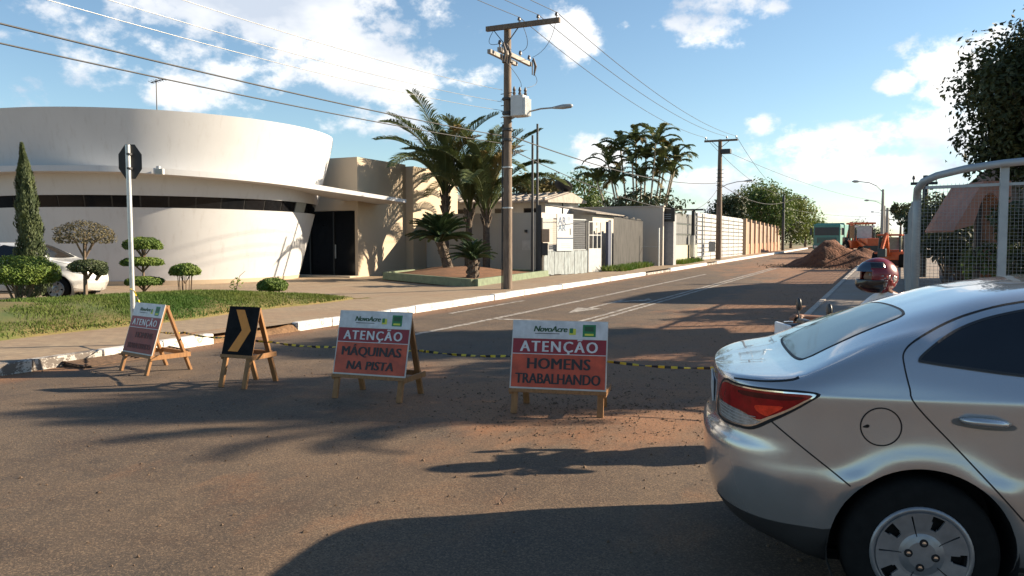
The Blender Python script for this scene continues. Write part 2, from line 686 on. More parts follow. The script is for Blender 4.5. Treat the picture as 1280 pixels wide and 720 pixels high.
mk_asphalt()
mk_paver('pavement blocks', (0.33, 0.245, 0.155), (0.245, 0.18, 0.115))
mk_paver('right pavement', (0.26, 0.22, 0.185), (0.23, 0.195, 0.165), 1.0, 0.9, 0.9)
mk_kerbpaint('kerb white', (0.60, 0.59, 0.57), (0.30, 0.24, 0.18), 0.05)
mk_kerbpaint('kerb grey', (0.42, 0.39, 0.35), (0.12, 0.10, 0.085), 0.16)
mk_plaster('white render', (0.53, 0.53, 0.535), (0.30, 0.27, 0.24), amt=0.30)
mk_plaster('tan render', (0.47, 0.375, 0.27), (0.40, 0.30, 0.2), amt=0.15)
mk_plaster('beige render', (0.46, 0.42, 0.37), (0.30, 0.26, 0.22), amt=0.3)
mk_plaster('cream render', (0.44, 0.40, 0.29), (0.4, 0.32, 0.22), amt=0.25)
M('soil', (0.19, 0.105, 0.05), 0.95, var=0.3, scale=3, bump=0.6, bscale=14, dist=0.05)
M('red earth', (0.095, 0.032, 0.013), 0.95, scale=2.2, col2=(0.18, 0.07, 0.03), bump=1.0, bscale=9, dist=0.12)
M('grass base', (0.06, 0.085, 0.016), 0.95, scale=0.8, col2=(0.17, 0.115, 0.045), bump=0.5, bscale=25)
M('grass blade', (0.036, 0.098, 0.008), 0.8, scale=0.5, col2=(0.115, 0.14, 0.022), trans=0.3)
M('far land', (0.10, 0.13, 0.05), 0.95, scale=0.05, col2=(0.22, 0.14, 0.07))
def mk_mark():
    n = NT('road paint')
    a = n.noise(7, 8, 0.75)
    c = n.mix(n.rng(a, 0.40, 0.60), (0.40, 0.37, 0.33), (0.11, 0.09, 0.07))
    return n.fin(c, 0.8)
mk_mark()

# ------------------------------------------------------------------ ground, road, pavements
def sheet(name, x0, x1, y0, y1, off, mat, dy=2.0, nx=4):
    ny = max(1, int((y1 - y0) / dy))
    vs, fs = [], []
    for j in range(ny + 1):
        y = y0 + (y1 - y0) * j / ny
        for i in range(nx + 1):
            vs.append((x0 + (x1 - x0) * i / nx, y, gz(y) + off))
    for j in range(ny):
        for i in range(nx):
            a = j * (nx + 1) + i
            fs.append((a, a + 1, a + nx + 2, a + nx + 1))
    return mesh_obj(name, vs, fs, mat)


g = sheet('ground', -900, 900, -300, 1500, -0.06, MATS['far land'], 5.0, 6)
tag(g, 'low open land around the street, running to the horizon', 'ground', kind='structure')
KX = -9.62          # the painted kerb's road face
RX = -1.40          # right kerb's road face
road = sheet('road', KX - 0.12, 60, -25, 175, 0.0, MATS['asphalt'], 1.0, 4)
tag(road, 'worn brown asphalt of the junction and the closed road', 'road', kind='structure')

# left pavement (blocks) as a raised slab reaching back to the buildings
mb = MB()
ys = [-25 + 2.5 * i for i in range(81)]
vs, fs = [], []
for y in ys:
    for x in (-70, -30, -20, -14.2, -11.2, KX - 0.14):
        vs.append((x, y, pz(x, y)))
for j in range(len(ys) - 1):
    for i in range(5):
        a = j * 6 + i
        fs.append((a, a + 1, a + 7, a + 6))
pv = mesh_obj('pavement', vs, fs, MATS['pavement blocks'])
tag(pv, 'sandy block pavement and forecourt left of the road', 'pavement', kind='structure')

# kerb stones, each a bevelled block; round-nosed where the crossing interrupts them
kerb = tag(bpy.data.objects.new('kerb', None), 'white painted kerb along the left side of the road', 'kerb', kind='structure')
COL.objects.link(kerb)
kp = MB().box(-0.075, 0.075, -0.485, 0.485, -0.2, 0.155)
kst = kp.build('kerb_stone', MATS['kerb white'], kerb, bevel=0.018)
first = True
y = -4.0
while y < 34:
    gap = 9.15 < y < 11.0
    if not gap:
        k = kst if first else inst(kst, kerb)
        first = False
        k.location = (KX - 0.075 + random.uniform(-.012, .012), y, gz(y) + random.uniform(-.012, .008))
        k.rotation_euler = (random.uniform(-.008, .008), random.uniform(-.01, .01), random.uniform(-.012, .012))
        if y < 6.9:
            k.data = k.data if k is not kst else k.data
            k.material_slots[0].link = 'OBJECT'
            k.material_slots[0].material = MATS['kerb grey']
        else:
            k.material_slots[0].link = 'OBJECT'
            k.material_slots[0].material = MATS['kerb white']
    y += 0.99
# broken stretch past the first pole, then long painted runs up the hill
for a, b in ((34.2, 38.5), (38.5, 47), (47, 50), (50, 66), (66, 110)):
    yy = a
    while yy < b - 0.5:
        L = 2.9
        m = MB()
        m.bar((KX - 0.075, yy, gz(yy) + 0.0), (KX - 0.075, min(b, yy + L), gz(min(b, yy + L)) + 0.0), 0.15, 0.30)
        o = m.build('kerb_stone', MATS['kerb grey' if a in (34.2, 47) else 'kerb white'], kerb, bevel=0.015)
        if a in (34.2, 47):
            o.location.z = -0.06
        yy += 2.95
# low, earth-covered crossing in the gap
vs, fs = [], []
for j, yy in enumerate((9.0, 9.5, 10.1, 10.9, 11.4)):
    hh = (0.13, 0.035, 0.03, 0.04, 0.13)[j]
    vs += [(KX + 0.02, yy, -0.02), (KX - 0.1, yy, hh), (KX - 0.55, yy, 0.145)]
for j in range(4):
    for i in range(2):
        a = j * 3 + i
        fs.append((a, a + 1, a + 4, a + 3))
dr = mesh_obj('dropped_kerb', vs, fs, MATS['soil'], kerb, True)

# right pavement with its kerb, corner rounded towards the cross street
poly = [(RX, 175), (RX, 12.5)] + [(RX + 2.2 - 2.2 * math.cos(a), 12.2 - 2.2 * math.sin(a)) for a in [i * math.pi / 16 for i in range(1, 9)]] + [(60, 10.0), (60, 175)]
vs, fs = [], []
edge = [(RX, y) for y in [175 - 4 * i for i in range(41)] if y > 12.5] + poly[1:10]
n0 = len(edge)
for x, y in edge:
    vs.append((x, y, gz(y) + PAV))
for x, y in edge:
    vs.append((60, y, gz(y) + PAV))
for x, y in edge:
    vs.append((x, y, gz(y) - 0.1))
for i in range(n0 - 1):
    fs.append((i, i + 1, n0 + i + 1, n0 + i))
    fs.append((i, 2 * n0 + i, 2 * n0 + i + 1, i + 1))
rp = mesh_obj('pavement', vs, fs, MATS['right pavement'])
tag(rp, 'grey concrete pavement right of the road beside the mesh fence', 'pavement', kind='structure')
rk = tag(bpy.data.objects.new('kerb', None), 'plain concrete kerb along the right side of the road', 'kerb', kind='structure')
COL.objects.link(rk)
M('kerb plain', (0.40, 0.35, 0.30), 0.85, var=0.3, scale=4, bump=0.3)
for i in range(40):
    yy = 12.6 + i * 2.0
    m = MB()
    m.bar((RX - 0.06, yy, gz(yy) + 0.005), (RX - 0.06, yy + 1.985, gz(yy + 2) + 0.005), 0.13, 0.30)
    m.build('kerb_stone', MATS['kerb plain'], rk, bevel=0.012)
pts = [(RX + 2.2 - 2.26 * math.cos(a), 12.2 - 2.26 * math.sin(a)) for a in [i * math.pi / 12 for i in range(7)]]
for (xa, ya), (xb, yb) in zip(pts[:-1], pts[1:]):
    MB().bar((xa, ya, 0.005), (xb, yb, 0.005), 0.13, 0.30).build('kerb_stone', MATS['kerb plain'], rk, bevel=0.012)

# ------------------------------------------------------------------ painted markings
rm = tag(bpy.data.objects.new('road_marking', None), 'faded white lane lines and arrow on the closed road', 'marking', kind='structure')
COL.objects.link(rm)


def strip(x0, x1, y0, y1, name='lane_line', off=0.004, lean=0.0):
    n = max(1, int((y1 - y0) / 2))
    vs, fs = [], []
    for j in range(n + 1):
        y = y0 + (y1 - y0) * j / n
        vs += [(x0 + lean * (y - y0), y, gz(y) + off), (x1 + lean * (y - y0), y, gz(y) + off)]
    for j in range(n):
        fs.append((2 * j, 2 * j + 1, 2 * j + 3, 2 * j + 2))
    return mesh_obj(name, vs, fs, MATS['road paint'], rm)


strip(-7.50, -7.36, 9.6, 36)
strip(-5.66, -5.55, 13.4, 44)
strip(-5.44, -5.33, 13.4, 44)
strip(-7.34, -5.70, 14.75, 14.95, 'stop_line')
strip(-8.9, -8.78, 15.5, 19.5)
# lane arrow painted for the oncoming lane: shaft, head towards the junction, branch head
def flat(poly, name):
    return mesh_obj(name, [(x, y, gz(y) + 0.004) for x, y in poly], [tuple(range(len(poly)))], MATS['road paint'], rm)


flat([(-6.52, 18.0), (-6.40, 18.0), (-6.40, 20.9), (-6.52, 20.9)], 'arrow_shaft')
flat([(-6.46, 16.6), (-6.16, 18.0), (-6.76, 18.0)], 'arrow_head')
flat([(-6.40, 19.6), (-5.98, 20.6), (-5.98, 20.95), (-6.40, 20.2)], 'arrow_branch')
flat([(-5.98, 20.2), (-5.72, 20.9), (-5.98, 21.5)], 'arrow_head')

# ------------------------------------------------------------------ lawn mound left of the pavement
LF = -11.95


def lawn_h(x, y):
    """height of the planted mound above the pavement, 0 at its edge"""
    if y > 17.4 or y < -6:
        return 0
    t = min(1.0, (17.4 - y) / 9.0)
    back = LF - 4.6 * (1 - (1 - t) ** 1.7)
    front = LF - 0.55 * (1 - t) + 0.1 * math.sin(y * 1.3)
    if x > front or x < back or back > front - 0.02:
        return 0
    u = (front - x) / (front - back)
    return 0.36 * min(1, (front - back) / 2.6) * min(1.0, (u / 0.45)) ** 0.6 * min(1, (1 - u) / 0.3) ** 0.5 + 0.035


vs, fs, idx = [], [], {}
NX, NY = 44, 100
for j in range(NY + 1):
    y = -6 + 23.6 * j / NY
    t = min(1.0, max(0, (17.4 - y) / 9.0))
    back = LF - 4.6 * (1 - (1 - t) ** 1.7)
    front = LF - 0.55 * (1 - t) + 0.1 * math.sin(y * 1.3)
    for i in range(NX + 1):
        u = i / NX
        x = front + (back - front) * u
        h = lawn_h(x - 1e-4 if i == 0 else x, y) if 0 < i < NX else 0.0
        h += 0.03 * noise.noise((x * 1.5, y * 1.5, 0)) if 0 < i < NX else 0
        vs.append((x, y, pz(x, y) + h - (0.02 if i in (0, NX) else 0)))
for j in range(NY):
    for i in range(NX):
        a = j * (NX + 1) + i
        fs.append((a, a + NX + 1, a + NX + 2, a + 1))
lawn = mesh_obj('lawn', vs, fs, MATS['grass base'], None, True)
tag(lawn, 'planted grass mound between the pavement and the white building', 'lawn', kind='structure')


def gpt(x, y):
    return Vector((x, y, pz(x, y) + lawn_h(x, y)))


def grass_blades(name, spots, label, parent=None):
    vs, fs = [], []
    for x, y, z, h in spots:
        a = random.uniform(0, 6.28)
        w = random.uniform(.006, .014)
        dx, dy = math.cos(a) * w, math.sin(a) * w
        lx, ly = random.gauss(0, .35) * h, random.gauss(0, .35) * h
        k = len(vs)
        vs += [(x - dx, y - dy, z - .01), (x + dx, y + dy, z - .01), (x + lx, y + ly, z + h)]
        fs.append((k, k + 1, k + 2))
    o = mesh_obj(name, vs, fs, MATS['grass blade'], parent)
    return tag(o, label, 'grass', kind='stuff')


sp = []
while len(sp) < 60000:
    y = random.uniform(1, 17.3)
    x = random.uniform(-16.6, -11.8)
    h = lawn_h(x, y)
    if h > 0.03:
        dens_ = 1.2 * noise.noise((x * 0.8, y * 0.8, 3)) + 0.62 - 0.55 * min(1, max(0, (11.5 - y) / 3.0)) * (1 if x < -12.6 else .5)
        if random.random() < dens_:
            sp.append((x, y, pz(x, y) + h, random.uniform(.02, .06)))
grass_blades('grass', sp, 'short green and straw coloured grass on the planted mound')
# ------------------------------------------------------------------ round white building with its tan entrance block
M('dark glass', (0.008, 0.0085, 0.010), 0.12, var=0.2, spec=0.22)
M('grey pane', (0.28, 0.29, 0.27), 0.25, var=0.1)
M('black frame', (0.02, 0.02, 0.02), 0.45)
M('white metal', (0.46, 0.46, 0.45), 0.45, var=0.06)
M('grey metal', (0.30, 0.32, 0.33), 0.45, metal=0.3, var=0.1)
M('galvanised', (0.46, 0.47, 0.47), 0.42, metal=0.6, var=0.12, scale=12)
M('dark metal', (0.05, 0.05, 0.052), 0.5, metal=0.4)
M('roof slab', (0.36, 0.34, 0.32), 0.9)
DC = (-14.6, 33.1)
GB = 0.10 + PAV - 0.1


def drum_pt(phi, R, z):
    a = rad(phi)
    x, y = CW(DC[0] + R * math.sin(a), DC[1] - R * math.cos(a))
    return (x, y, z)


def drum_R(z):
    return 5.6 + (z - 0.15) * (7.15 - 5.6) / 5.8


cx, cy = CW(*DC)
bld = thing('round_building', 'white round building leaning outward with black window band and tan entrance', 'building', (cx, cy, 0.1))


def loc_(p):
    return (p[0] - cx, p[1] - cy, p[2] - 0.1)


P0, P1 = -85, 100
NP = 92


def ztop(phi):
    d = (phi - 92) / 8
    return 5.95 - (0.75 * (1 - math.sqrt(max(0, 1 - d * d))) if d > 0 else 0)


def wall_band(name, z0, z1, mat, r_off=0.0, top_fn=None, nz=5, pa=P0, pb=P1, n=NP, thick=0.28):
    vs, fs = [], []
    for i in range(n + 1):
        phi = pa + (pb - pa) * i / n
        zt = top_fn(phi) if top_fn else z1
        for j in range(nz + 1):
            z = z0 + (zt - z0) * j / nz
            vs.append(loc_(drum_pt(phi, drum_R(z) + r_off, z)))
        for j in range(nz, -1, -1):
            z = z0 + (zt - z0) * j / nz
            vs.append(loc_(drum_pt(phi, drum_R(z) + r_off - thick, z)))
    m = 2 * (nz + 1)
    for i in range(n):
        for j in range(m):
            a, b = i * m + j, i * m + (j + 1) % m
            fs.append((a, b, b + m, a + m))
    fs.append(tuple(range(m)))
    fs.append(tuple(range(n * m + m - 1, n * m - 1, -1)))
    mb = MB()
    mb.add(vs, fs)
    return mb.build(name, mat, bld, auto=35)


wall_band('wall', 0.0, 2.78, MATS['white render'])
wall_band('upper_wall', 3.18, 5.95, MATS['white render'], 0.0, ztop)
wall_band('plinth', 0.0, 0.26, MATS['tan render'], 0.03, nz=1)
win = wall_band('window_band', 2.781, 3.179, MATS['black frame'], -0.06, nz=1, thick=0.2)
for i in range(23):
    a = P0 + 8 * i + 0.25
    if a + 7.5 > P1:
        break
    mt = MATS['grey pane'] if i == 20 else MATS['dark glass']
    b2 = wall_band('pane', 2.79, 3.17, mt, -0.045 if i != 20 else -0.02, nz=1, pa=a, pb=a + 7.5, n=4, thick=0.03)
    b2.parent = win
# roof deck inside the parapet
vs = [loc_(drum_pt(P0 + (P1 - P0) * i / 40, drum_R(5.3) - 0.2, 5.3)) for i in range(41)]
mesh_obj('roof', vs, [tuple(range(41))], MATS['roof slab'], bld)
# canopy slab: ring round the drum, then a straight tongue over the entrance
edge = []
for phi in range(-85, 72, 4):
    k = max(0, (phi - 15) / 57)
    edge.append((loc_(drum_pt(phi, 7.32, 0)), loc_(drum_pt(phi, 6.2, 0)), 4.07 - 0.24 * k, 0.19))
tip = loc_((-18.6, 28.9, 0))
tin = loc_((-21.6, 30.2, 0))
a0 = edge[-1]
for k in (0.35, 0.7, 1.0):
    o_ = tuple(a0[0][i] * (1 - k) + tip[i] * k for i in range(2))
    i_ = tuple(a0[1][i] * (1 - k) + tin[i] * k for i in range(2))
    edge.append((o_, i_, a0[2] * (1 - k) + 3.42 * k, 0.19 - 0.05 * k))
vs, fs = [], []
for o_, i_, zt, th in edge:
    zt -= 0.1
    vs += [(o_[0], o_[1], zt), (o_[0], o_[1], zt - th), (i_[0], i_[1], zt - th), (i_[0], i_[1], zt)]
for i in range(len(edge) - 1):
    for j in range(4):
        a, b = i * 4 + j, i * 4 + (j + 1) % 4
        fs.append((a, b, b + 4, a + 4))
fs += [(0, 1, 2, 3), tuple(range(len(vs) - 1, len(vs) - 5, -1))]
MB().add(vs, fs).build('canopy', MATS['white render'], bld, auto=35)


def wbox(name, x0, x1, y0, y1, z0, z1, mat, par, bevel=0.0):
    ox, oy, oz = par.location
    return MB().box(x0 - ox, x1 - ox, y0 - oy, y1 - oy, z0 - oz, z1 - oz).build(name, mat, par, bevel=bevel)


T = MATS['tan render']
wbox('entrance_lintel', -27.5, -20.75, 28.4, 28.8, 2.98, 5.26, T, bld)
wbox('entrance_pier', -20.9, -20.75, 28.4, 28.8, 0.0, 2.98, T, bld)
wbox('side_wall', -21.1, -20.75, 28.8, 32.2, 0.0, 5.26, T, bld)
wbox('rear_block', -27.5, -20.35, 32.2, 36.5, 0.0, 5.17, T, bld)
wbox('block_roof', -27.5, -21.1, 28.8, 32.2, 4.8, 5.02, MATS['roof slab'], bld)
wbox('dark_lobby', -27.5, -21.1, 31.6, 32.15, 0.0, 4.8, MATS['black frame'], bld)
dg = wbox('entrance_glazing', -25.2, -20.92, 28.66, 28.70, 0.08, 2.96, MATS['dark glass'], bld)
for x in (-24.8, -23.5, -22.2, -20.94):
    f = wbox('mullion', x - 0.03, x + 0.03, 28.60, 28.66, 0.08, 2.96, MATS['black frame'], bld)
wbox('door_handle', -22.1, -22.06, 28.55, 28.59, 0.9, 1.5, MATS['galvanised'], bld)
wbox('step', -25.5, -20.6, 27.6, 28.39, 0.0, 0.17, T, bld, 0.01)
wbox('roof_edge', -27.5, -20.2, 36.51, 38.2, 4.75, 5.0, MATS['white metal'], bld)

p = drum_pt(24, 7.34, 3.86)
o = thing('security_floodlight', 'small white floodlight fixed to the canopy edge of the white building', 'floodlight', p, YAW)
MB().box(-0.05, 0.05, 0.0, 0.12, -0.02, 0.24).build('bracket', MATS['white metal'], o, bevel=0.008)
MB().box(-0.02, 0.24, -0.16, -0.02, -0.05, 0.14).build('lamp_housing', MATS['white metal'], o, bevel=0.015)
MB().box(0.0, 0.22, -0.172, -0.162, -0.03, 0.12).build('lens', MATS['grey pane'], o)

px, py = PX(201, 30)
o = thing('roof_antenna', 'thin television antenna mast standing on the white building roof', 'antenna', (px, py, 5.3), YAW)
MB().tube([(0, 0, 0), (0, 0, 2.32)], 0.022, 6).build('mast', MATS['dark metal'], o)
MB().tube([(-0.2, 0, 2.20), (0.3, 0, 2.33)], 0.02, 6).build('boom', MATS['dark metal'], o)
for k in range(6):
    x = -0.18 + k * 0.09
    MB().tube([(x, -0.25, 2.21 + k * .023), (x, 0.25, 2.21 + k * .023)], 0.009, 5).build('element', MATS['dark metal'], o)
for px_, hh in ((183, 0.55), (189, 0.7), (195, 0.5)):
    p = PX(px_, 29.5)
    o = thing('lightning_rod', 'short thin rod on the roof of the white building, %s' % {183: 'farthest from the antenna mast', 189: 'tallest of three beside the antenna', 195: 'closest to the antenna mast'}[px_], 'rod', (*p, 5.3), 0, 'rods beside the roof antenna')
    MB().tube([(0, 0, 0), (0, 0, 0.65 + hh * .6)], [0.014, 0.008], 5).build('rod', MATS['galvanised'], o)
    MB().lathe([(0.05, 0), (0.05, 0.03), (0.018, 0.05)], 8).build('foot', MATS['galvanised'], o)

# ------------------------------------------------------------------ planter
M('green paint', (0.13, 0.165, 0.10), 0.7, var=0.25, scale=5, bump=0.2)
plp = [(-12.05, 22.7), (-13.2, 31.6), (-19.6, 33.0), (-18.2, 26.6)]
pl = thing('planter', 'low green planter wall filled with earth below the palms', 'planter', (-14.5, 27, PAV + 0.02))
zz = PAV
for i in range(4):
    (xa, ya), (xb, yb) = plp[i], plp[(i + 1) % 4]
    d = Vector((xb - xa, yb - ya)).normalized() * 0.09
    MB().bar((xa + 14.5 + d.x, ya - 27 + d.y, 0.12), (xb + 14.5 - d.x, yb - 27 - d.y, 0.12), 0.18, 0.28).build('planter_wall', MATS['green paint'], pl, bevel=0.01)
vs = []
N = 14
for j in range(N + 1):
    for i in range(N + 1):
        u, v = i / N, j / N
        x = (plp[0][0] * (1 - u) + plp[3][0] * u) * (1 - v) + (plp[1][0] * (1 - u) + plp[2][0] * u) * v
        y = (plp[0][1] * (1 - u) + plp[3][1] * u) * (1 - v) + (plp[1][1] * (1 - u) + plp[2][1] * u) * v
        h = 0.17 + 0.30 * math.sin(math.pi * u) * math.sin(math.pi * v) + 0.05 * noise.noise((x, y, 0))
        vs.append((x + 14.5, y - 27, h))
fs = [(j * (N + 1) + i, j * (N + 1) + i + N + 1, j * (N + 1) + i + N + 2, j * (N + 1) + i + 1) for j in range(N) for i in range(N)]
mesh_obj('earth', vs, fs, M('planter earth', (0.16, 0.072, 0.03), 0.95, var=0.35, scale=3, bump=0.5, bscale=12, dist=0.05), pl, True)

# ------------------------------------------------------------------ walls and fences along the left side
def zg(y):
    return gz(y) + PAV


B = MATS['beige render']
w1 = thing('garden_wall', 'beige rendered wall between the palms and the street fence', 'wall', (-16, 33.3, PAV))
wbox('wall_panel', -20.3, -14.25, 33.3, 33.5, 0.0, 2.95, B, w1)
wbox('return_wall', -14.45, -14.25, 33.5, 36.6, 0.0, 2.95, B, w1)
wbox('wall_lamp', -15.05, -14.95, 33.2, 33.3, 2.05, 2.18, MATS['black frame'], w1)
wbox('meter_hatch', -15.2, -14.8, 33.28, 33.3, 1.25, 1.7, M('meter hatch', (0.52, 0.48, 0.43)), w1)

# white and pale blue street fence of boards, mesh and a tall notice, ending in a white gate
M('weathered board', (0.34, 0.40, 0.42), 0.7, scale=7, col2=(0.15, 0.16, 0.16), stretch=(3, 3, 0.5))
M('mesh wire', (0.32, 0.33, 0.35), 0.5, metal=0.5)
fa, fb = Vector((-13.2, 31.0)), Vector((-11.85, 35.45))
fdir = (fb - fa)
FL = fdir.length
ang = math.atan2(fdir.y, fdir.x)
fz = pz(-12.6, 33)
fe = thing('street_fence', 'street fence of peeling pale blue boards below wire mesh beside white gate', 'fence', (fa.x, fa.y, fz), ang)
nb = 13
BW = 3.05
for i in range(nb):
    x0 = 0.05 + i * (BW / nb)
    MB().box(x0, x0 + BW / nb - 0.012, -0.02 + random.uniform(-.01, .01), 0.02, 0.02 + random.uniform(-.02, .02), 1.02 + random.uniform(-.02, .015)).build('board', MATS['weathered board'], fe)
for x in (0.0, 2.05, BW + 0.04):
    MB().box(x - 0.035, x + 0.035, 0.022, 0.09, 0, 2.42).build('post', MATS['dark metal'], fe)
MB().bar((0, 0.055, 2.40), (BW, 0.055, 2.40), 0.05, 0.05).build('rail', MATS['grey metal'], fe)
MB().bar((0, 0.055, 1.06), (BW, 0.055, 1.06), 0.05, 0.05).build('rail', MATS['grey metal'], fe)
m = MB()
for i in range(38):
    x = 0.04 + i * 0.08
    m.bar((x, 0.05, 1.08), (x, 0.05, 2.38), 0.008, 0.008)
for i in range(17):
    z = 1.1 + i * 0.08
    m.bar((0.03, 0.058, z), (BW, 0.058, z), 0.008, 0.008)
tag(m.build('wire_mesh', MATS['mesh wire'], fe), kind='stuff')
# tall notice board
M('notice white', (0.42, 0.43, 0.44), 0.5, var=0.03)
M('notice blue', (0.018, 0.05, 0.125), 0.5, var=0.15)
M('notice pale', (0.24, 0.28, 0.33), 0.5)
nb_ = thing('notice_board', 'white notice board with large blue letters AR on the street fence', 'notice', (fa.x + 0.86 * math.cos(ang), fa.y + 0.86 * math.sin(ang), fz), ang)
MB().box(0, 1.12, -0.07, -0.03, 1.02, 2.62).build('panel', MATS['notice white'], nb_, bevel=0.006)
FRONT = Matrix.Rotation(rad(90), 4, 'X')


def front(x, y, z):
    return Matrix.Translation((x, y, z)) @ FRONT


text_mesh('AR', 0.46, MATS['notice blue'], nb_, front(0.34, -0.073, 2.30), bold=0.006, sx=0.9)
text_mesh('AR', 0.36, M('notice mid blue', (0.04, 0.095, 0.18), 0.5), nb_, front(0.33, -0.073, 2.00), bold=0.006, sx=1.1)
MB().lathe([(0.0, 0), (0.10, 0.0), (0.10, 0.002)], 16).build('emblem', MATS['notice pale'], nb_).matrix_local = front(0.82, -0.071, 2.42)
MB().box(0.88, 0.95, -0.073, -0.071, 1.72, 2.0).build('printed_figure', MATS['dark metal'], nb_)
MB().box(0.0, 1.12, -0.073, -0.071, 1.54, 1.60).build('printed_stripe', MATS['notice blue'], nb_)
for k, z in enumerate((2.16, 2.06, 1.96, 1.32, 1.24, 1.16)):
    MB().box(0.6 - (0.3 if k > 2 else 0), 0.92 if k < 3 else 0.95, -0.073, -0.071, z, z + 0.018).build('printed_line', MATS['notice pale'], nb_)
# gate
gt = thing('gate', 'white metal gate with barred upper half in the street fence', 'gate', (fa.x + 3.18 * math.cos(ang), fa.y + 3.18 * math.sin(ang), fz), ang)
MB().box(0, 0.98, -0.02, 0.02, 0.05, 1.12).build('lower_panel', MATS['white metal'], gt, bevel=0.005)
for x in (0.02, 0.34, 0.66, 0.96):
    MB().box(x - 0.02, x + 0.02, -0.02, 0.02, 1.12, 2.3).build('bar', MATS['white metal'], gt)
for z in (1.7, 2.3):
    MB().box(0.0, 0.98, -0.024, 0.024, z, z + 0.045).build('rail', MATS['white metal'], gt)
MB().box(0.38, 0.62, -0.035, -0.024, 2.05, 2.15).build('number_plate', MATS['notice white'], gt)
gp = thing('gate_post', 'dark navy gate post right of the white gate', 'post', (fb.x, fb.y, fz), ang)
MB().box(0.0, 0.22, -0.05, 0.1, 0, 2.35).build('post_body', M('navy paint', (0.03, 0.045, 0.10), 0.5), gp, bevel=0.006)
MB().box(0.22, 0.26, -0.06, 0.11, 0, 2.42).build('white_edge', MATS['white metal'], gp)
dp = thing('meter_post', 'dark post with an electricity meter box at the fence corner', 'post', (-13.32, 30.9, pz(-13.3, 30.9)), YAW)
MB().box(-0.08, 0.08, -0.08, 0.08, 0, 3.0).build('post_body', MATS['dark metal'], dp, bevel=0.008)
MB().box(0.1, 0.42, -0.12, 0.1, 1.45, 2.0).build('meter_box', M('meter tan', (0.42, 0.30, 0.2)), dp, bevel=0.015)
MB().box(0.09, 0.36, -0.1, 0.1, 0.9, 1.42).build('lower_box', MATS['dark metal'], dp, bevel=0.015)

# grey sheet-metal fence
M('grey sheet', (0.075, 0.072, 0.068), 0.7, scale=3, col2=(0.14, 0.134, 0.126), stretch=(2, 2, 0.4))
ca, cb = Vector((-11.75, 36.0)), Vector((-11.95, 41.6))
cd = cb - ca
cl = cd.length
cang = math.atan2(cd.y, cd.x)
cf = thing('sheet_metal_fence', 'dark grey upright sheet metal fence with uneven tops above weeds', 'fence', (ca.x, ca.y, zg(36)), cang)
ns = 13
for i in range(ns):
    w = cl / ns
    x0 = i * w
    m = MB()
    for k in range(4):
        xx = x0 + k * w / 4
        m.box(xx, xx + w / 8, -0.03, -0.012, 0, 2.45 + (i % 3) * .05)
        m.box(xx + w / 8, xx + w / 4 - 0.006, -0.01, 0.006, 0, 2.45 + (i % 3) * .05)
    o = m.build('metal_sheet', MATS['grey sheet'], cf)
    o.location.z = random.uniform(-.05, .03)
# long beige wall across behind
w2 = thing('boundary_wall', 'long plain beige wall standing behind the grey sheet fence', 'wall', (-14, 42.3, zg(42)))
wbox('wall_panel', -26, -11.0, 42.2, 42.45, zg(42) - .3, 3.50, B, w2)
wbox('coping', -26, -10.95, 42.15, 42.5, 3.501, 3.56, M('coping', (0.42, 0.38, 0.34), 0.9), w2)
# pillar with dark sign
gpil = thing('gate_pillar', 'grey gate pillar with a small black sign at its top', 'pillar', (-10.9, 43.0, zg(43)))
MB().box(-0.25, 0.35, -0.3, 0.3, 0, 2.7).build('pillar_body', M('grey render', (0.27, 0.27, 0.275), 0.85), gpil, bevel=0.01)
MB().box(-0.34, 0.42, -0.36, -0.31, 2.35, 3.1).build('sign_panel', MATS['black frame'], gpil)
for z in (2.50, 2.60, 2.72):
    MB().box(-0.18, 0.22, -0.365, -0.361, z, z + 0.03).build('printed_line', MATS['notice pale'], gpil)
bx = thing('bollard_post', 'thin pale post with a rail before the long beige wall', 'post', (-11.05, 41.5, zg(41.5)))
MB().tube([(0, 0, 0), (0, 0, 2.0)], 0.06, 8).build('post_body', MATS['galvanised'], bx)
MB().tube([(-2.6, 0, 1.0), (0, 0, 1.0)], 0.025, 6).build('rail', MATS['galvanised'], bx)
# grey boarded fence on a cream base wall
bf = thing('boarded_fence', 'grey boarded fence in three tiers on a cream base wall', 'fence', (-11.1, 44, zg(46)))
wbox('base_wall', -11.2, -11.0, 43.35, 50.6, zg(46) - .3, zg(46) + 1.05, MATS['cream render'], bf)
for i in range(3):
    for j in range(8):
        y0 = 43.35 + j * 0.905
        z0 = zg(46) + 1.07 + i * 0.62
        wbox('board', -11.13, -11.07, y0, y0 + 0.885, z0, z0 + 0.58, M('grey board', (0.11, 0.115, 0.115), 0.7, var=0.15), bf)
wbox('rail', -11.06, -11.0, 43.35, 50.6, zg(46) + 1.66, zg(46) + 1.72, MATS['dark metal'], bf)
wbox('rail', -11.06, -11.0, 43.35, 50.6, zg(46) + 2.28, zg(46) + 2.34, MATS['dark metal'], bf)
# white ribbed site hoarding
M('white sheet', (0.40, 0.40, 0.40), 0.5, var=0.05, scale=3)
ho = thing('site_hoarding', 'white hoarding of horizontally ribbed metal sheets along the kerb', 'hoarding', (-11.2, 52, zg(52)))
for j in range(8):
    y0 = 51.6 + j * 2.05
    m = MB()
    lean = 0.05 * j * 0.5
    for k in range(11):
        z0 = -0.03 + k * 0.285
        ya, yb = y0 - 52, y0 + 2.03 - 52
        m.box(-.15 + lean, .0 + lean, ya, yb, z0, z0 + .215)
        m.box(-.15 + lean, -.11 + lean, ya, yb, z0 + .215, z0 + .285)
    m.build('metal_sheet', MATS['white sheet'], ho)
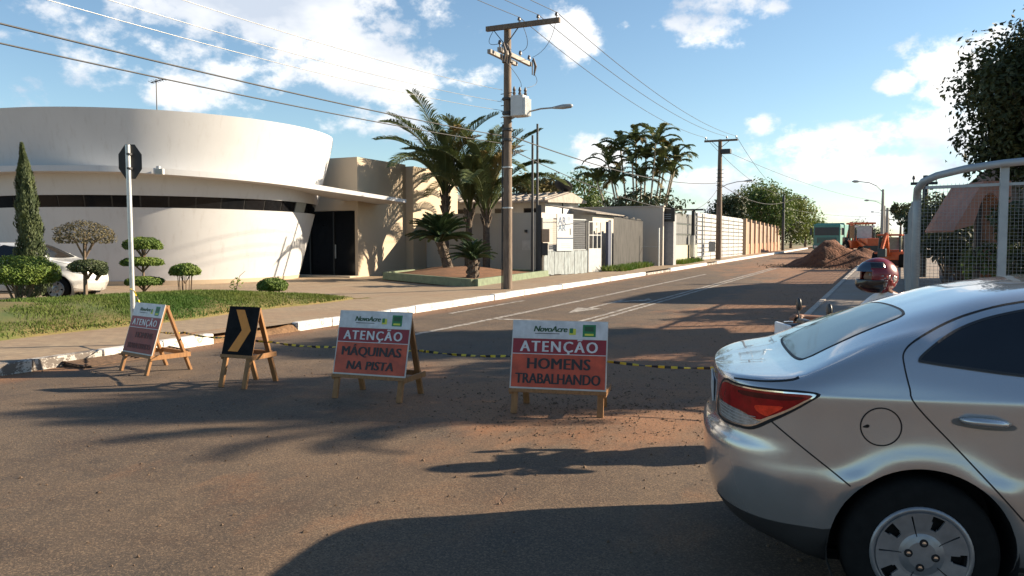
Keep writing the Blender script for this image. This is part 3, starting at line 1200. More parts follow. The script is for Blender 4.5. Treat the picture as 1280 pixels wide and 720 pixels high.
# pillared fence farther up
pf = thing('pillared_fence', 'tan pillared fence with brick base beyond the white hoarding', 'fence', (-11, 69, zg(70)))
M('tan pillar', (0.40, 0.27, 0.175), 0.8)
M('brick infill', (0.38, 0.20, 0.13), 0.9)
M('infill panel', (0.27, 0.19, 0.145), 0.85)
for j in range(9):
    y0 = 68.3 + j * 2.6
    wbox('pillar', -11.2, -10.8, y0, y0 + 0.4, zg(70) - .3, zg(y0) + 3.0 - j * 0.05, MATS['tan pillar'], pf)
    wbox('brick_base', -11.1, -10.9, y0 + 0.4, y0 + 2.6, zg(70) - .3, zg(y0) + 0.9, MATS['brick infill'], pf)
    wbox('infill_panel', -11.06, -10.94, y0 + 0.4, y0 + 2.6, zg(y0) + 0.9, zg(y0) + 2.75 - j * .05, MATS['infill panel'], pf)

# house behind the first garden wall
M('roof tile', (0.24, 0.15, 0.11), 0.85, var=0.3, scale=8)
M('fibre roof', (0.30, 0.265, 0.23), 0.9, var=0.2, scale=4)
hs = thing('white_house', 'white house with dark windows behind the palms and garden wall', 'house', (-17, 40, PAV))
wbox('house_wall', -24, -16.3, 38.6, 43.5, 0.1, 3.95, MATS['white render'], hs)
ho2 = MB()
ho2.add([(-7.4, -2.0, 3.62), (1.1, -2.0, 3.62), (1.1, 1.4, 4.2), (-7.4, 1.4, 4.2), (1.1, 3.8, 3.8), (-7.4, 3.8, 3.8), (-7.4, -2.0, 3.52), (1.1, -2.0, 3.52), (1.1, 3.8, 3.7), (-7.4, 3.8, 3.7)],
        [(0, 1, 2, 3), (3, 2, 4, 5), (6, 7, 1, 0), (5, 4, 8, 9), (1, 7, 8, 4, 2), (0, 3, 5, 9, 6), (6, 9, 8, 7)])
rf = ho2.build('roof', MATS['fibre roof'], hs)
for k in range(22):
    x = -7.2 + k * 0.385
    m = MB()
    m.bar((x, -2.02, 3.66), (x, 1.4, 4.24), 0.12, 0.05)
    m.build('roof_tile', MATS['fibre roof'], rf)
for x in (-21.6, -19.2, -17.5):
    f = wbox('window', x, x + 0.9, 38.5, 38.6, 2.5, 3.4, MATS['black frame'], hs)
    g_ = MB().box(x + 0.06 + 17, x + 0.84 + 17, 38.48 - 40, 38.5 - 40, 2.56 - hs.location.z, 3.34 - hs.location.z).build('pane', MATS['dark glass'], f)
hs2 = thing('low_shed', 'low shed with pale corrugated roof behind the street fence', 'shed', (-14, 37, zg(37)))
wbox('shed_wall', -15.2, -13.2, 37.2, 42.0, 0.1, 2.95, B, hs2)
for k in range(20):
    y0 = 37.0 + k * 0.26
    m = MB()
    m.bar((-15.5 + 14, y0 - 37, 3.45 - hs2.location.z), (-12.9 + 14, y0 - 37, 3.02 - hs2.location.z), 0.235, 0.05)
    m.build('roof_sheet', MATS['fibre roof'], hs2)
# dish
p = PX(703, 44)
ds = thing('satellite_dish', 'grey satellite dish on a mast above the sheds', 'dish', (*p, 2.5), YAW)
MB().tube([(0, 0, 0), (0, 0, 2.0)], 0.04, 6).build('mast', MATS['dark metal'], ds)
prof = [(0.001, 0.0), (0.3, 0.03), (0.6, 0.12), (0.85, 0.24)]
d_ = MB().lathe(prof + [(0.84, 0.26), (0.6, 0.15), (0.3, 0.06), (0.001, 0.03)], 24).build('reflector', MATS['dark metal'], ds, smooth=True)
d_.location = (0, 0, 2.1)
d_.rotation_euler = (rad(-35), rad(25), 0)
d_.scale = (.62, .62, .62)
MB().tube([(0, 0, 2.1), (0.3, 0.35, 2.6)], 0.015, 5).build('feed_arm', MATS['dark metal'], ds)
# ------------------------------------------------------------------ vegetation
M('bark', (0.13, 0.095, 0.065), 0.9, var=0.3, scale=9, bump=0.6, bscale=18, dist=0.03)
M('palm bark', (0.10, 0.075, 0.055), 0.9, var=0.35, scale=14, bump=0.8, bscale=22, dist=0.04)
M('palm leaf', (0.055, 0.085, 0.028), 0.55, scale=0.7, col2=(0.12, 0.14, 0.045), trans=0.25)
M('palm dry', (0.22, 0.15, 0.05), 0.7, scale=0.8, col2=(0.14, 0.13, 0.04), trans=0.25)
M('cycad leaf', (0.020, 0.042, 0.018), 0.45, scale=1.2, col2=(0.05, 0.08, 0.03), trans=0.1)
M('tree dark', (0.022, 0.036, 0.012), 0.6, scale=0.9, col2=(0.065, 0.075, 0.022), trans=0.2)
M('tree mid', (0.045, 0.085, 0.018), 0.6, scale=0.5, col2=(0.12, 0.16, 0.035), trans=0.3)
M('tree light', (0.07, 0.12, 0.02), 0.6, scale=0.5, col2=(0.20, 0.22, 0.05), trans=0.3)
M('cypress leaf', (0.030, 0.050, 0.018), 0.7, scale=3, col2=(0.075, 0.095, 0.03), trans=0.1)
M('topiary green', (0.055, 0.115, 0.012), 0.65, scale=3, col2=(0.15, 0.20, 0.025), trans=0.2)
M('topiary brown', (0.06, 0.055, 0.024), 0.8, scale=4, col2=(0.13, 0.105, 0.055), trans=0.15)
M('twig', (0.16, 0.115, 0.08), 0.9, var=0.25)


def rnd_unit():
    while True:
        v = Vector((random.uniform(-1, 1), random.uniform(-1, 1), random.uniform(-1, 1)))
        if 0.05 < v.length < 1:
            return v.normalized()


def leaf_cloud(vs, fs, c, r, n, size, shell=0.55, up=0.4, aspect=0.5, lump=0.35, seed=0.0, zcut=None):
    """n leaf quads through an ellipsoid with a lumpy outline"""
    c = Vector(c)
    for _ in range(n):
        d = rnd_unit()
        k = 1 + lump * noise.noise(d * 2.3 + Vector((seed, seed * 1.7, 0))) * 2
        t = random.random() ** (1 / 3) if random.random() > shell else random.uniform(0.82, 1.04)
        p = Vector((d.x * r[0], d.y * r[1], d.z * r[2])) * k * t
        if zcut is not None and p.z < zcut:
            continue
        p += c
        a = (d + rnd_unit() * 1.1 + Vector((0, 0, up))).normalized()
        x = a.cross(rnd_unit()).normalized()
        y = a.cross(x)
        L = size * random.uniform(0.6, 1.3)
        k0 = len(vs)
        vs += [p - x * L * 0.5, p + y * L * aspect * 0.5 + a * L * .08, p + x * L * 0.5, p - y * L * aspect * 0.5 + a * L * .08]
        fs.append((k0, k0 + 1, k0 + 2, k0 + 3))


def leafy_tree(name, label, loc, H, trunk_h, crown_r, crown_h, n, size, mat, clumps=16, cat='tree', group=None, trunk_r=0.16, seed=1, lean=(0, 0), spread=1.0):
    random.seed(seed)
    t = thing(name, label, cat, loc, 0, group)
    m = MB()
    top = Vector((lean[0], lean[1], trunk_h))
    m.tube([(0, 0, -0.2), (lean[0] * .3, lean[1] * .3, trunk_h * 0.5), top], [trunk_r * 1.3, trunk_r, trunk_r * 0.8], 9)
    cc = Vector((lean[0], lean[1], H - crown_h / 2))
    vs, fs = [], []
    for i in range(clumps):
        d = rnd_unit()
        p = cc + Vector((d.x * crown_r * 0.70 * spread, d.y * crown_r * 0.70 * spread, d.z * crown_h * 0.36))
        mid = top.lerp(p, 0.5) + rnd_unit() * 0.15 * crown_r
        m.tube([top, mid, p], [trunk_r * 0.5, trunk_r * 0.28, trunk_r * 0.1], 5)
        rr = crown_r * random.uniform(0.30, 0.48)
        leaf_cloud(vs, fs, p, (rr, rr, rr * 0.85), n // clumps, size, 0.45, seed=i * 3.1 + seed)
    m.build('trunk', MATS['bark'], t, smooth=True)
    mesh_obj('crown', vs, fs, mat, t)
    return t


# --- arching palms: a frond is a curved midrib with two rows of narrow leaflets
def frond_mesh(name, L, a0, a1, nl, ll, mat, vee=0.5, lw=0.036, hang=0.25, seed=0):
    random.seed(100 + seed)
    m = MB()
    pts = []
    p = Vector((0, 0, 0))
    n = 24
    for i in range(n + 1):
        t = i / n
        pts.append(p.copy())
        a = rad(a0 + (a1 - a0) * t ** 1.6)
        p += Vector((math.sin(a), 0, math.cos(a))) * (L / n)
    m.tube(pts, [0.035 * (1 - i / n) + 0.006 for i in range(n + 1)], 5)
    for i in range(nl):
        t = 0.16 + 0.84 * i / nl
        k = t * n
        i0 = min(n - 1, int(k))
        q = pts[i0].lerp(pts[i0 + 1], k - i0)
        d = (pts[i0 + 1] - pts[i0]).normalized()
        nrm = Vector((-d.z, 0, d.x))
        if nrm.z < 0:
            nrm = -nrm
        le = ll * (math.sin(math.pi * (0.12 + 0.80 * t)) ** 0.6) * random.uniform(0.85, 1.1)
        for s in (-1, 1):
            dirv = (d * 0.75 + Vector((0, s, 0)) * 0.8 + nrm * vee + rnd_unit() * 0.10).normalized()
            tip = q + dirv * le - Vector((0, 0, hang * le))
            mid = q + dirv * le * 0.55
            w = d.cross(dirv).cross(dirv).normalized() * lw * 0.5
            k0 = len(m.v)
            m.v += [tuple(q - w * .6), tuple(q + w * .6), tuple(mid + w), tuple(tip), tuple(mid - w)]
            m.f.append((k0, k0 + 1, k0 + 2, k0 + 3, k0 + 4))
            m.mi.append(0)
    o = m.build(name, mat)
    return o


FRA = [frond_mesh('frond', 4.1, 8, 70, 74, 0.66, MATS['palm leaf'], seed=1),
       frond_mesh('frond', 4.0, 20, 105, 74, 0.66, MATS['palm leaf'], seed=2),
       frond_mesh('frond', 3.7, 34, 135, 70, 0.64, MATS['palm leaf'], seed=3),
       frond_mesh('frond', 3.4, 14, 95, 66, 0.60, MATS['palm dry'], seed=4)]


def palm(label, loc, zc, nf, sc, seed, group, trunk_r=0.145, lean=(0, 0)):
    random.seed(seed)
    t = thing('palm_tree', label, 'palm', loc, 0, group)
    m = MB()
    n = 14
    pts, rs = [], []
    for i in range(n + 1):
        f = i / n
        pts.append((lean[0] * f * f, lean[1] * f * f, -0.2 + (zc + 0.2) * f))
        rs.append(trunk_r * (1.15 - 0.25 * f) * (1 + 0.07 * (i % 2)))
    m.tube(pts, rs, 10)
    # sheath of old leaf bases
    for i in range(26):
        a, f = random.uniform(0, 6.28), random.uniform(0.72, 1.0)
        q = Vector((lean[0] * f * f, lean[1] * f * f, zc * f))
        d = Vector((math.cos(a), math.sin(a), 0))
        m.bar(q + d * trunk_r * 0.8, q + d * (trunk_r + 0.12) + Vector((0, 0, 0.42)), 0.07, 0.03)
    m.build('trunk', MATS['palm bark'], t)
    for i in range(nf):
        k = i % 3 if i % 8 != 5 else 3
        a = i * 2.399 + random.uniform(-.2, .2)
        o = inst(FRA[k], t, (lean[0], lean[1], zc - 0.1), (random.uniform(-.06, .06), random.uniform(-.08, .08), a), sc * random.uniform(0.85, 1.05))
    return t


def at(px, d, zoff=0.0):
    x, y = PX(px, d)
    return (x, y, pz(x, y) + zoff)


palm('tall arching palm in the green planter, nearest the tan wall', at(557, 36.6, .3), 3.35, 18, 1.22, 11, 'palms in the green planter')
palm('arching palm standing between its two neighbours in the planter', at(585, 36.8, .3), 2.6, 16, 1.12, 12, 'palms in the green planter', lean=(0.1, 0))
palm('arching palm directly left of the near utility pole', at(608, 36.4, .3), 2.45, 19, 1.2, 13, 'palms in the green planter', 0.15)
palm('young arching palm behind the corner of the mesh fence, right of the view', (4.3, 12.3, PAV), 3.5, 15, 0.58, 14, 'palms on the right plot', 0.11)
for o in FRA:
    bpy.data.objects.remove(o)

CYF = [frond_mesh('frond', 1.25, 35, 95, 34, 0.19, MATS['cycad leaf'], 0.5, 0.036, 0.05, 5),
       frond_mesh('frond', 1.2, 62, 118, 34, 0.19, MATS['cycad leaf'], 0.5, 0.036, 0.05, 6),
       frond_mesh('frond', 1.1, 12, 70, 34, 0.18, MATS['cycad leaf'], 0.5, 0.036, 0.05, 7)]


def cycad(label, loc, zc, nf, sc, seed, lean=(0, 0)):
    random.seed(seed)
    t = thing('cycad', label, 'cycad', loc, 0, 'cycads in the green planter')
    m = MB()
    m.tube([(0, 0, -0.1), (lean[0] * .5, lean[1] * .5, zc * .5), (lean[0], lean[1], zc)], [0.2, 0.19, 0.17], 10)
    for i in range(60):
        a, f = i * 2.399, (i % 20) / 20
        d = Vector((math.cos(a), math.sin(a), 0))
        q = Vector((lean[0] * f, lean[1] * f, zc * f))
        m.bar(q + d * 0.15, q + d * 0.24 + Vector((0, 0, 0.06)), 0.05, 0.03)
    m.build('trunk', MATS['palm bark'], t)
    for i in range(nf):
        inst(CYF[i % 3], t, (lean[0], lean[1], zc), (random.uniform(-.1, .1), random.uniform(-.15, .15), i * 2.399), sc * random.uniform(.88, 1.08))
    return t


cycad('large dark cycad with leaning trunk in front of the palms', at(563, 32.0, .25), 1.25, 84, 1.2, 3, (-0.4, -0.1))
cycad('small dark cycad at the front corner of the planter', at(591, 27.6, .22), 0.62, 60, 0.74, 4)
for o in CYF:
    bpy.data.objects.remove(o)

# --- clipped shrubs on the mound
def topiary(name, label, x, y, tiers, trunk, n, size, group, seed, multi=1, cat='shrub', core=True):
    """tiers: (dx, z, rx, rz, material, flat underside)"""
    random.seed(seed)
    t = thing(name, label, cat, gpt(x, y), YAW, group)
    m = MB()
    ztop_ = max(q[1] for q in tiers)
    for k in range(multi):
        a = k * 2.4
        bx_, by_ = (0.05 * math.cos(a), 0.05 * math.sin(a)) if multi > 1 else (0, 0)
        sx, sy = (math.cos(a) * tiers[0][2] * 0.5, math.sin(a) * tiers[0][2] * 0.5) if multi > 1 else (tiers[0][0], 0)
        m.tube([(bx_, by_, -0.1), (bx_ * 2 + sx * .3, by_ * 2 + sy * .3, ztop_ * 0.5), (sx, sy, ztop_)], [trunk, trunk * .8, trunk * .5], 6)
    for dx, z, rx, rz, mt, zc in tiers:
        for k in range(7):
            a = k * 0.9 + random.random()
            m.tube([(dx * 0.7, 0, z - rz * 1.3 - 0.05), (dx + math.cos(a) * rx * .4, math.sin(a) * rx * .4, z - rz * .3), (dx + math.cos(a) * rx * .8, math.sin(a) * rx * .8, z + rz * .1)], [trunk * .5, trunk * .35, trunk * .15], 4)
    m.build('trunk', MATS['twig'], t)
    for dx, z, rx, rz, mt, zc in tiers:
        vs, fs = [], []
        leaf_cloud(vs, fs, (dx, 0, z), (rx, rx, rz), n, size, 0.75, 0.6, 0.5, 0.06, seed + z, zcut=zc * rz)
        mesh_obj('crown', vs, fs, MATS[mt], t)
    return t


def grd(px, d):
    return PX(px, d)


SG = 'clipped shrubs on the grass mound'
x, y = grd(24, 16.2)
topiary('round_shrub', 'broad bright green clipped shrub at the left edge before the parked car', x, y, [(0, 0.66, 0.72, 0.36, 'topiary green', -0.55)], 0.028, 13000, 0.055, SG, 1, multi=5)
x, y = grd(106, 16.4)
topiary('tiered_shrub', 'sparse brownish umbrella shrub with a green lower tier before the parked car', x, y, [(0, 1.24, 0.56, 0.31, 'topiary brown', -0.45), (0.06, 0.62, 0.36, 0.15, 'cypress leaf', -0.7), (0.32, 0.55, 0.14, 0.12, 'cypress leaf', -0.8)], 0.05, 3600, 0.05, SG, 2)
x, y = grd(179, 18.6)
topiary('tiered_shrub', 'green shrub clipped into three flat tiers behind the stop sign pole', x, y, [(0, 1.42, 0.43, 0.19, 'topiary green', -0.45), (-0.02, 1.02, 0.46, 0.13, 'topiary green', -0.5), (0.02, 0.57, 0.42, 0.13, 'topiary green', -0.5)], 0.035, 5200, 0.055, SG, 3)
x, y = grd(231, 19.0)
topiary('round_shrub', 'green domed shrub on many bare stems against the white wall', x, y, [(0, 0.80, 0.34, 0.19, 'topiary green', -0.45)], 0.016, 5000, 0.055, SG, 4, multi=8)
x, y = grd(340, 19.6)
topiary('round_shrub', 'small green mushroom shaped shrub near the entrance door', x, y, [(0, 0.42, 0.36, 0.19, 'topiary green', -0.6)], 0.03, 5200, 0.055, SG, 5, multi=3)
# thin sapling
x, y = grd(294, 19.0)
sp_ = thing('sapling', 'thin young sapling with a few leaves on the lawn', 'sapling', gpt(x, y), YAW)
MB().tube([(0, 0, -.05), (0.03, 0, .25), (0.10, 0, .5), (0.24, 0, .62)], [.014, .011, .007, .004], 5).build('trunk', MATS['twig'], sp_)
vs, fs = [], []
random.seed(5)
leaf_cloud(vs, fs, (0, 0, 0.28), (0.14, 0.1, 0.12), 26, 0.10, 0.3)
leaf_cloud(vs, fs, (0.06, 0, 0.42), (0.08, 0.06, 0.06), 10, 0.09, 0.3)
mesh_obj('crown', vs, fs, MATS['topiary green'], sp_)
# cypress
x, y = grd(39, 18.6)
cyp = thing('cypress', 'tall narrow dark cypress in front of the parked white car', 'tree', gpt(x, y), YAW)
MB().tube([(0, 0, -.1), (0, 0, 1.0), (-.1, 0, 3.4)], [.07, .05, .01], 7).build('trunk', MATS['bark'], cyp)
vs, fs = [], []
random.seed(9)
for i in range(16000):
    f = random.random() ** 0.8
    z = 0.22 + f * 3.55
    prof = min(1, f / 0.05) ** 0.6 * (1 - f) ** 0.75 * 0.40 * (1 + 0.45 * noise.noise((f * 7, 0, 1))) + 0.012
    a = random.uniform(0, 6.28)
    r = prof * (1 + 0.55 * noise.noise((math.cos(a) * 1.8, math.sin(a) * 1.8, z * 2.6))) * random.uniform(0.72, 1.05)
    p = Vector((math.cos(a) * r - 0.13 * f ** 2, math.sin(a) * r, z))
    out = Vector((math.cos(a), math.sin(a), 0))
    ax = (Vector((0, 0, 1)) + out * random.uniform(.1, .6) + rnd_unit() * .35).normalized()
    sd = ax.cross(out + rnd_unit() * .5).normalized()
    L = random.uniform(.05, .10)
    k0 = len(vs)
    vs += [p - ax * L * .5, p + sd * L * .22, p + ax * L * .5, p - sd * L * .22]
    fs.append((k0, k0 + 1, k0 + 2, k0 + 3))
mesh_obj('crown', vs, fs, MATS['cypress leaf'], cyp)

# --- clump of slender palms behind the long wall
random.seed(21)
FRC = [frond_mesh('frond', 1.9, 20, 120, 26, 0.50, MATS['palm leaf'], 0.2, 0.07, 0.3, 8), frond_mesh('frond', 1.8, 45, 150, 26, 0.48, MATS['palm leaf'], 0.2, 0.07, 0.3, 9), frond_mesh('frond', 1.7, 60, 165, 24, 0.45, MATS['palm dry'], 0.1, 0.07, 0.4, 10)]
x, y = PX(800, 48)
cp = thing('palm_clump', 'clump of slender palms rising behind the long beige wall', 'palm', (x, y, gz(y)))
random.seed(22)
for i, (dx, zt) in enumerate([(-2.5, 5.0), (-1.9, 6.0), (-1.5, 4.8), (-1.1, 6.9), (-.6, 6.0), (-.2, 7.3), (.3, 6.3), (.7, 7.1), (1.1, 5.6), (1.5, 6.5), (1.9, 5.4), (2.2, 6.2), (0.0, 4.9)]):
    dy = random.uniform(-1, 1)
    bx0, by0 = CW(dx * 0.45, dy * .5)
    tx0, ty0 = CW(dx, dy)
    m = MB()
    m.tube([(bx0, by0, 0), ((bx0 + tx0) * .47, (by0 + ty0) * .47, zt * .5), (tx0, ty0, zt)], [.075, .06, .05], 7)
    tr = m.build('trunk', M('palm stem', (0.36, 0.31, 0.24), 0.8, var=.25, scale=12), cp)
    for k in range(9):
        inst(FRC[2 if k == 8 else k % 2], cp, (tx0, ty0, zt), (random.uniform(-.15, .15), random.uniform(-.15, .15), k * 2.399 + i), random.uniform(.75, 1.0))
for o in FRC:
    bpy.data.objects.remove(o)
vs, fs = [], []
leaf_cloud(vs, fs, (0, 0, 3.4), (2.3, 1.6, 1.0), 1800, 0.3, .5)
mesh_obj('undergrowth', vs, fs, MATS['tree dark'], cp)

# --- broadleaf trees behind the left walls
def tr(label, px, d, H, th, cr, ch, n, size, mat, seed, **k):
    x, y = PX(px, d)
    return leafy_tree('broadleaf_tree', label, (x, y, gz(y)), H, th, cr, ch, n, size, MATS[mat], seed=seed, **k)


GL = 'trees behind the left walls'
tr('loose airy tree behind the satellite dish', 728, 58, 6.3, 3.0, 2.3, 3.0, 2600, .26, 'tree mid', 31, group=GL, clumps=20, spread=1.1)
tr('low yellowing tree behind the thin lamp posts', 668, 46, 5.1, 2.8, 1.6, 1.4, 2200, .24, 'palm dry', 32, group=GL, clumps=12)
tr('small dark tree between the slender palms and the black sign', 825, 60, 3.9, 2.0, 1.2, 1.9, 1500, .22, 'tree dark', 33, group=GL, clumps=9)
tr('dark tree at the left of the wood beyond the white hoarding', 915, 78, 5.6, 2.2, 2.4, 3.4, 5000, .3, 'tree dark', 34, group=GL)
tr('tall rounded tree rising above the pillared fence', 951, 88, 7.2, 2.4, 4.0, 5.0, 9000, .34, 'tree mid', 35, group=GL, clumps=24)
tr('sunlit green tree beside the far dark pole', 988, 100, 6.6, 2.0, 3.2, 5.2, 7000, .34, 'tree light', 36, group=GL, clumps=20)
tr('thin low tree right of the far dark pole', 1006, 112, 4.4, 1.4, 2.4, 3.0, 2600, .34, 'tree mid', 37, group=GL)
tr('low hedge-like tree below the far dark pole', 968, 97, 3.6, .8, 3.4, 2.6, 5000, .32, 'tree dark', 38, group=GL, clumps=18)
tr('distant dark tree behind the orange backhoe', 1080, 170, 4.2, 1.0, 4.5, 3.6, 2600, .45, 'tree dark', 39, group=GL)
tr('distant tree showing left of the green truck', 1012, 160, 4.6, 1.0, 5, 4.0, 3000, .5, 'tree mid', 40, group=GL)
tr('distant tree behind the green truck cab', 1045, 190, 3.0, 1.0, 6, 2.8, 2600, .5, 'tree dark', 42, group=GL)

# weeds at the foot of the fences
sp = []
random.seed(44)
for (px0, d0, px1, d1, n, w) in ((768, 36.2, 803, 42, 2600, .55), (846, 45, 868, 50, 2400, .5)):
    for i in range(n):
        f = random.random()
        px_, d_ = px0 + (px1 - px0) * f, d0 + (d1 - d0) * f
        x, y = PX(px_, d_)
        x += random.uniform(-w, w)
        y += random.uniform(-.6, .6)
        sp.append((x, y, gz(y) + PAV, random.uniform(.08, .32)))
vs, fs = [], []
for x, y, z, h in sp:
    a = random.uniform(0, 6.28)
    w = .03
    k = len(vs)
    lx, ly = random.gauss(0, .4) * h, random.gauss(0, .4) * h
    vs += [(x - math.cos(a) * w, y - math.sin(a) * w, z), (x + math.cos(a) * w, y + math.sin(a) * w, z), (x + lx, y + ly, z + h)]
    fs.append((k, k + 1, k + 2))
tag(mesh_obj('weeds', vs, fs, MATS['grass blade']), 'bright green weeds growing along the foot of the grey fences', 'weeds', kind='stuff')
# ------------------------------------------------------------------ poles, lamps and wires
M('pole wood', (0.155, 0.115, 0.085), 0.85, var=0.3, scale=5, bump=0.4, bscale=16, stretch=(4, 4, 0.6))
M('pole concrete', (0.30, 0.275, 0.25), 0.85, var=0.2, scale=4, bump=0.2)
M('insulator', (0.10, 0.075, 0.06), 0.3, var=0.1)
M('transformer grey', (0.55, 0.56, 0.56), 0.5, var=0.08)
M('cable', (0.03, 0.03, 0.032), 0.6)
M('bare wire', (0.30, 0.295, 0.28), 0.4, metal=0.7)
M('lamp grey', (0.36, 0.37, 0.37), 0.5, metal=0.3)


def insulator(m, p, h=0.16):
    x, y, z = p
    m.lathe([(0.02, z), (0.02, z + h * .4), (0.055, z + h * .45), (0.05, z + h * .7), (0.03, z + h), (0.001, z + h)], 8, (x, y, 0))


def pole_base(label, x, y, H, mat, r0=0.16, r1=0.10, group='utility poles', name='utility_pole'):
    t = thing(name, label, 'pole', (x, y, gz(y) + PAV), 0, group)
    MB().lathe([(r0, -0.3), (r0, 0), (r0 * .97, H * .3), (r1, H)], 14).build('shaft', mat, t, smooth=False, auto=40)
    return t


def lamp(par, z, ax, ay, L, rise, name='lamp_arm'):
    a = MB()
    pts = [(ax * 0.1, ay * 0.1, z), (ax * L * .3, ay * L * .3, z + rise * .55), (ax * L * .7, ay * L * .7, z + rise * .95), (ax * L, ay * L, z + rise)]
    a.tube(pts, 0.025, 7).build('lamp_arm', MATS['lamp grey'], par)
    e = Vector(pts[-1])
    d = Vector((ax, ay, 0.06)).normalized()
    hd = MB()
    hd.tube([e - d * .08, e + d * .02, e + d * .22, e + d * .46, e + d * .52], [.03, .045, .072, .065, .025], 10)
    hd.build('lamp_head', MATS['lamp grey'], par, smooth=True)


# near pole with its transformer
x1, y1 = PX(634.5, 24.0)
zb1 = gz(y1) + PAV
H1 = 8.0 - zb1
p1 = pole_base('near utility pole carrying a transformer, two crossarms and a street lamp', x1, y1, H1, MATS['pole wood'], 0.14, 0.105)
MB().box(-0.62, 1.72, -0.21, -0.10, H1 - .16, H1 - .02).build('crossarm', MATS['pole wood'], p1, bevel=0.006)
for xx in (0.45, 1.05, 1.62):
    m = MB()
    insulator(m, (xx, -0.155, H1 - .02))
    m.build('insulator', MATS['insulator'], p1)
m = MB()
m.bar((-0.38, -0.15, H1 - .15), (0.0, -0.13, H1 - .62), 0.03, 0.02)
m.bar((0.42, -0.15, H1 - .15), (0.0, -0.13, H1 - .62), 0.03, 0.02)
m.build('brace', MATS['dark metal'], p1)
MB().box(0.13, 0.24, -0.95, 1.25, H1 - .98, H1 - .86).build('crossarm', MATS['pole concrete'], p1, bevel=0.006)
MB().box(-0.24, -0.13, -0.85, 1.0, H1 - .98, H1 - .86).build('crossarm', MATS['pole concrete'], p1, bevel=0.006)
for yy in (-0.9, -0.45, 0.5, 1.15):
    m = MB()
    insulator(m, (0.185, yy, H1 - .86), .2)
    m.build('insulator', MATS['insulator'], p1)
for yy in (-0.92, -0.6, 1.2):
    m = MB()
    m.tube([(0.30, yy, H1 - .75), (0.38, yy, H1 - 1.0), (0.33, yy, H1 - 1.28)], [.03, .045, .02], 7)
    m.tube([(0.27, yy, H1 - .80), (0.27, yy, H1 - 1.25)], .018, 6)
    m.build('fuse_cutout', MATS['insulator'], p1)
tf = MB()
tf.box(0.20, 0.60, -0.22, 0.22, H1 - 2.70, H1 - 2.10)
t_ = tf.build('transformer', MATS['transformer grey'], p1, bevel=0.02)
for k in range(7):
    yy = -0.195 + k * 0.065
    MB().box(0.602, 0.67, yy - .012, yy + .012, H1 - 2.68, H1 - 2.18).build('cooling_fin', MATS['transformer grey'], t_)
for xx, yy in ((0.28, -0.13), (0.40, 0.0), (0.52, 0.13)):
    MB().lathe([(0.03, H1 - 2.09), (0.055, H1 - 2.03), (0.03, H1 - 1.98), (0.05, H1 - 1.93), (0.02, H1 - 1.84), (0.001, H1 - 1.83)], 8, (xx, yy, 0)).build('bushing', MATS['insulator'], t_)
for z in (H1 - 2.2, H1 - 2.62, H1 - 1.1, H1 - 3.1, H1 - 3.4):
    MB().lathe([(0.15, z), (0.165, z + .01), (0.165, z + .07), (0.15, z + .08)], 14).build('band', MATS['dark metal'], p1)
for k in range(7):
    MB().bar((-0.22, 0, H1 - 2.0 - k * .17), (0.2, -0.1, H1 - 2.0 - k * .17), 0.02, 0.02).build('rack_bolt', MATS['dark metal'], p1)
lamp(p1, H1 - 2.75, 0.985, 0.17, 1.45, 0.28)
MB().tube([(-0.145, -0.09, 0.0), (-0.135, -0.08, 3.2), (-0.125, -0.07, H1 - 2.9)], 0.022, 6).build('conduit', MATS['cable'], p1)
for z in (2.4, 3.6, 5.1):
    MB().lathe([(0.15, z), (0.163, z + .01), (0.163, z + .04), (0.15, z + .05)], 14).build('band', MATS['galvanised'], p1)

# second and third pole up the hill
x2, y2 = PX(898, 53.0)
H2 = 8.35 - gz(y2) - PAV
p2 = pole_base('tall pole with wide crossarm in front of the white hoarding', x2, y2, H2, MATS['pole wood'], 0.2, 0.12)
MB().box(-1.0, 1.15, -0.2, -0.1, H2 - .16, H2 - .03).build('crossarm', MATS['pole wood'], p2)
for xx in (-0.92, 0.45, 1.05):
    m = MB()
    insulator(m, (xx, -0.15, H2 - .03), .2)
    m.build('insulator', MATS['insulator'], p2)
m = MB()
m.bar((-0.5, -0.15, H2 - .15), (0, -0.12, H2 - .6), .04, .03)
m.bar((0.6, -0.15, H2 - .15), (0, -0.12, H2 - .6), .04, .03)
m.build('brace', MATS['dark metal'], p2)
MB().box(0.1, 0.7, -0.25, 0.25, H2 - .95, H2 - .65).build('recloser', MATS['dark metal'], p2, bevel=.03)
lamp(p2, H2 - 3.15, 0.95, -0.2, 1.75, 0.35)
for k in range(5):
    MB().bar((-.2, -.15, H2 - 2.0 - k * .25), (.28, -.15, H2 - 2.0 - k * .25), .03, .03).build('rack_bolt', MATS['dark metal'], p2)
MB().box(-0.62, -0.24, -0.2, 0.12, 0.55, 1.2).build('control_box', MATS['grey metal'], p2, bevel=.01)
x3, y3 = PX(978, 84)
p3 = pole_base('far dark pole beside the sunlit tree', x3, y3, 6.5 - gz(y3) - PAV, MATS['dark metal'], .16, .13)
lamp(p3, 5.0, 0.95, -0.2, 2.0, 0.4)
# slim fence-corner pole
x4, y4 = PX(866, 48.5)
p4 = pole_base('short dark pole at the end of the boarded fence', x4, y4, 3.2, MATS['dark metal'], .13, .11)
MB().box(-.12, .12, -.3, -.12, .3, 1.6).build('meter_box', MATS['galvanised'], p4, bevel=.01)
MB().box(-1.0, .6, -.05, .05, 3.1, 3.2).build('crossarm', MATS['dark metal'], p4)
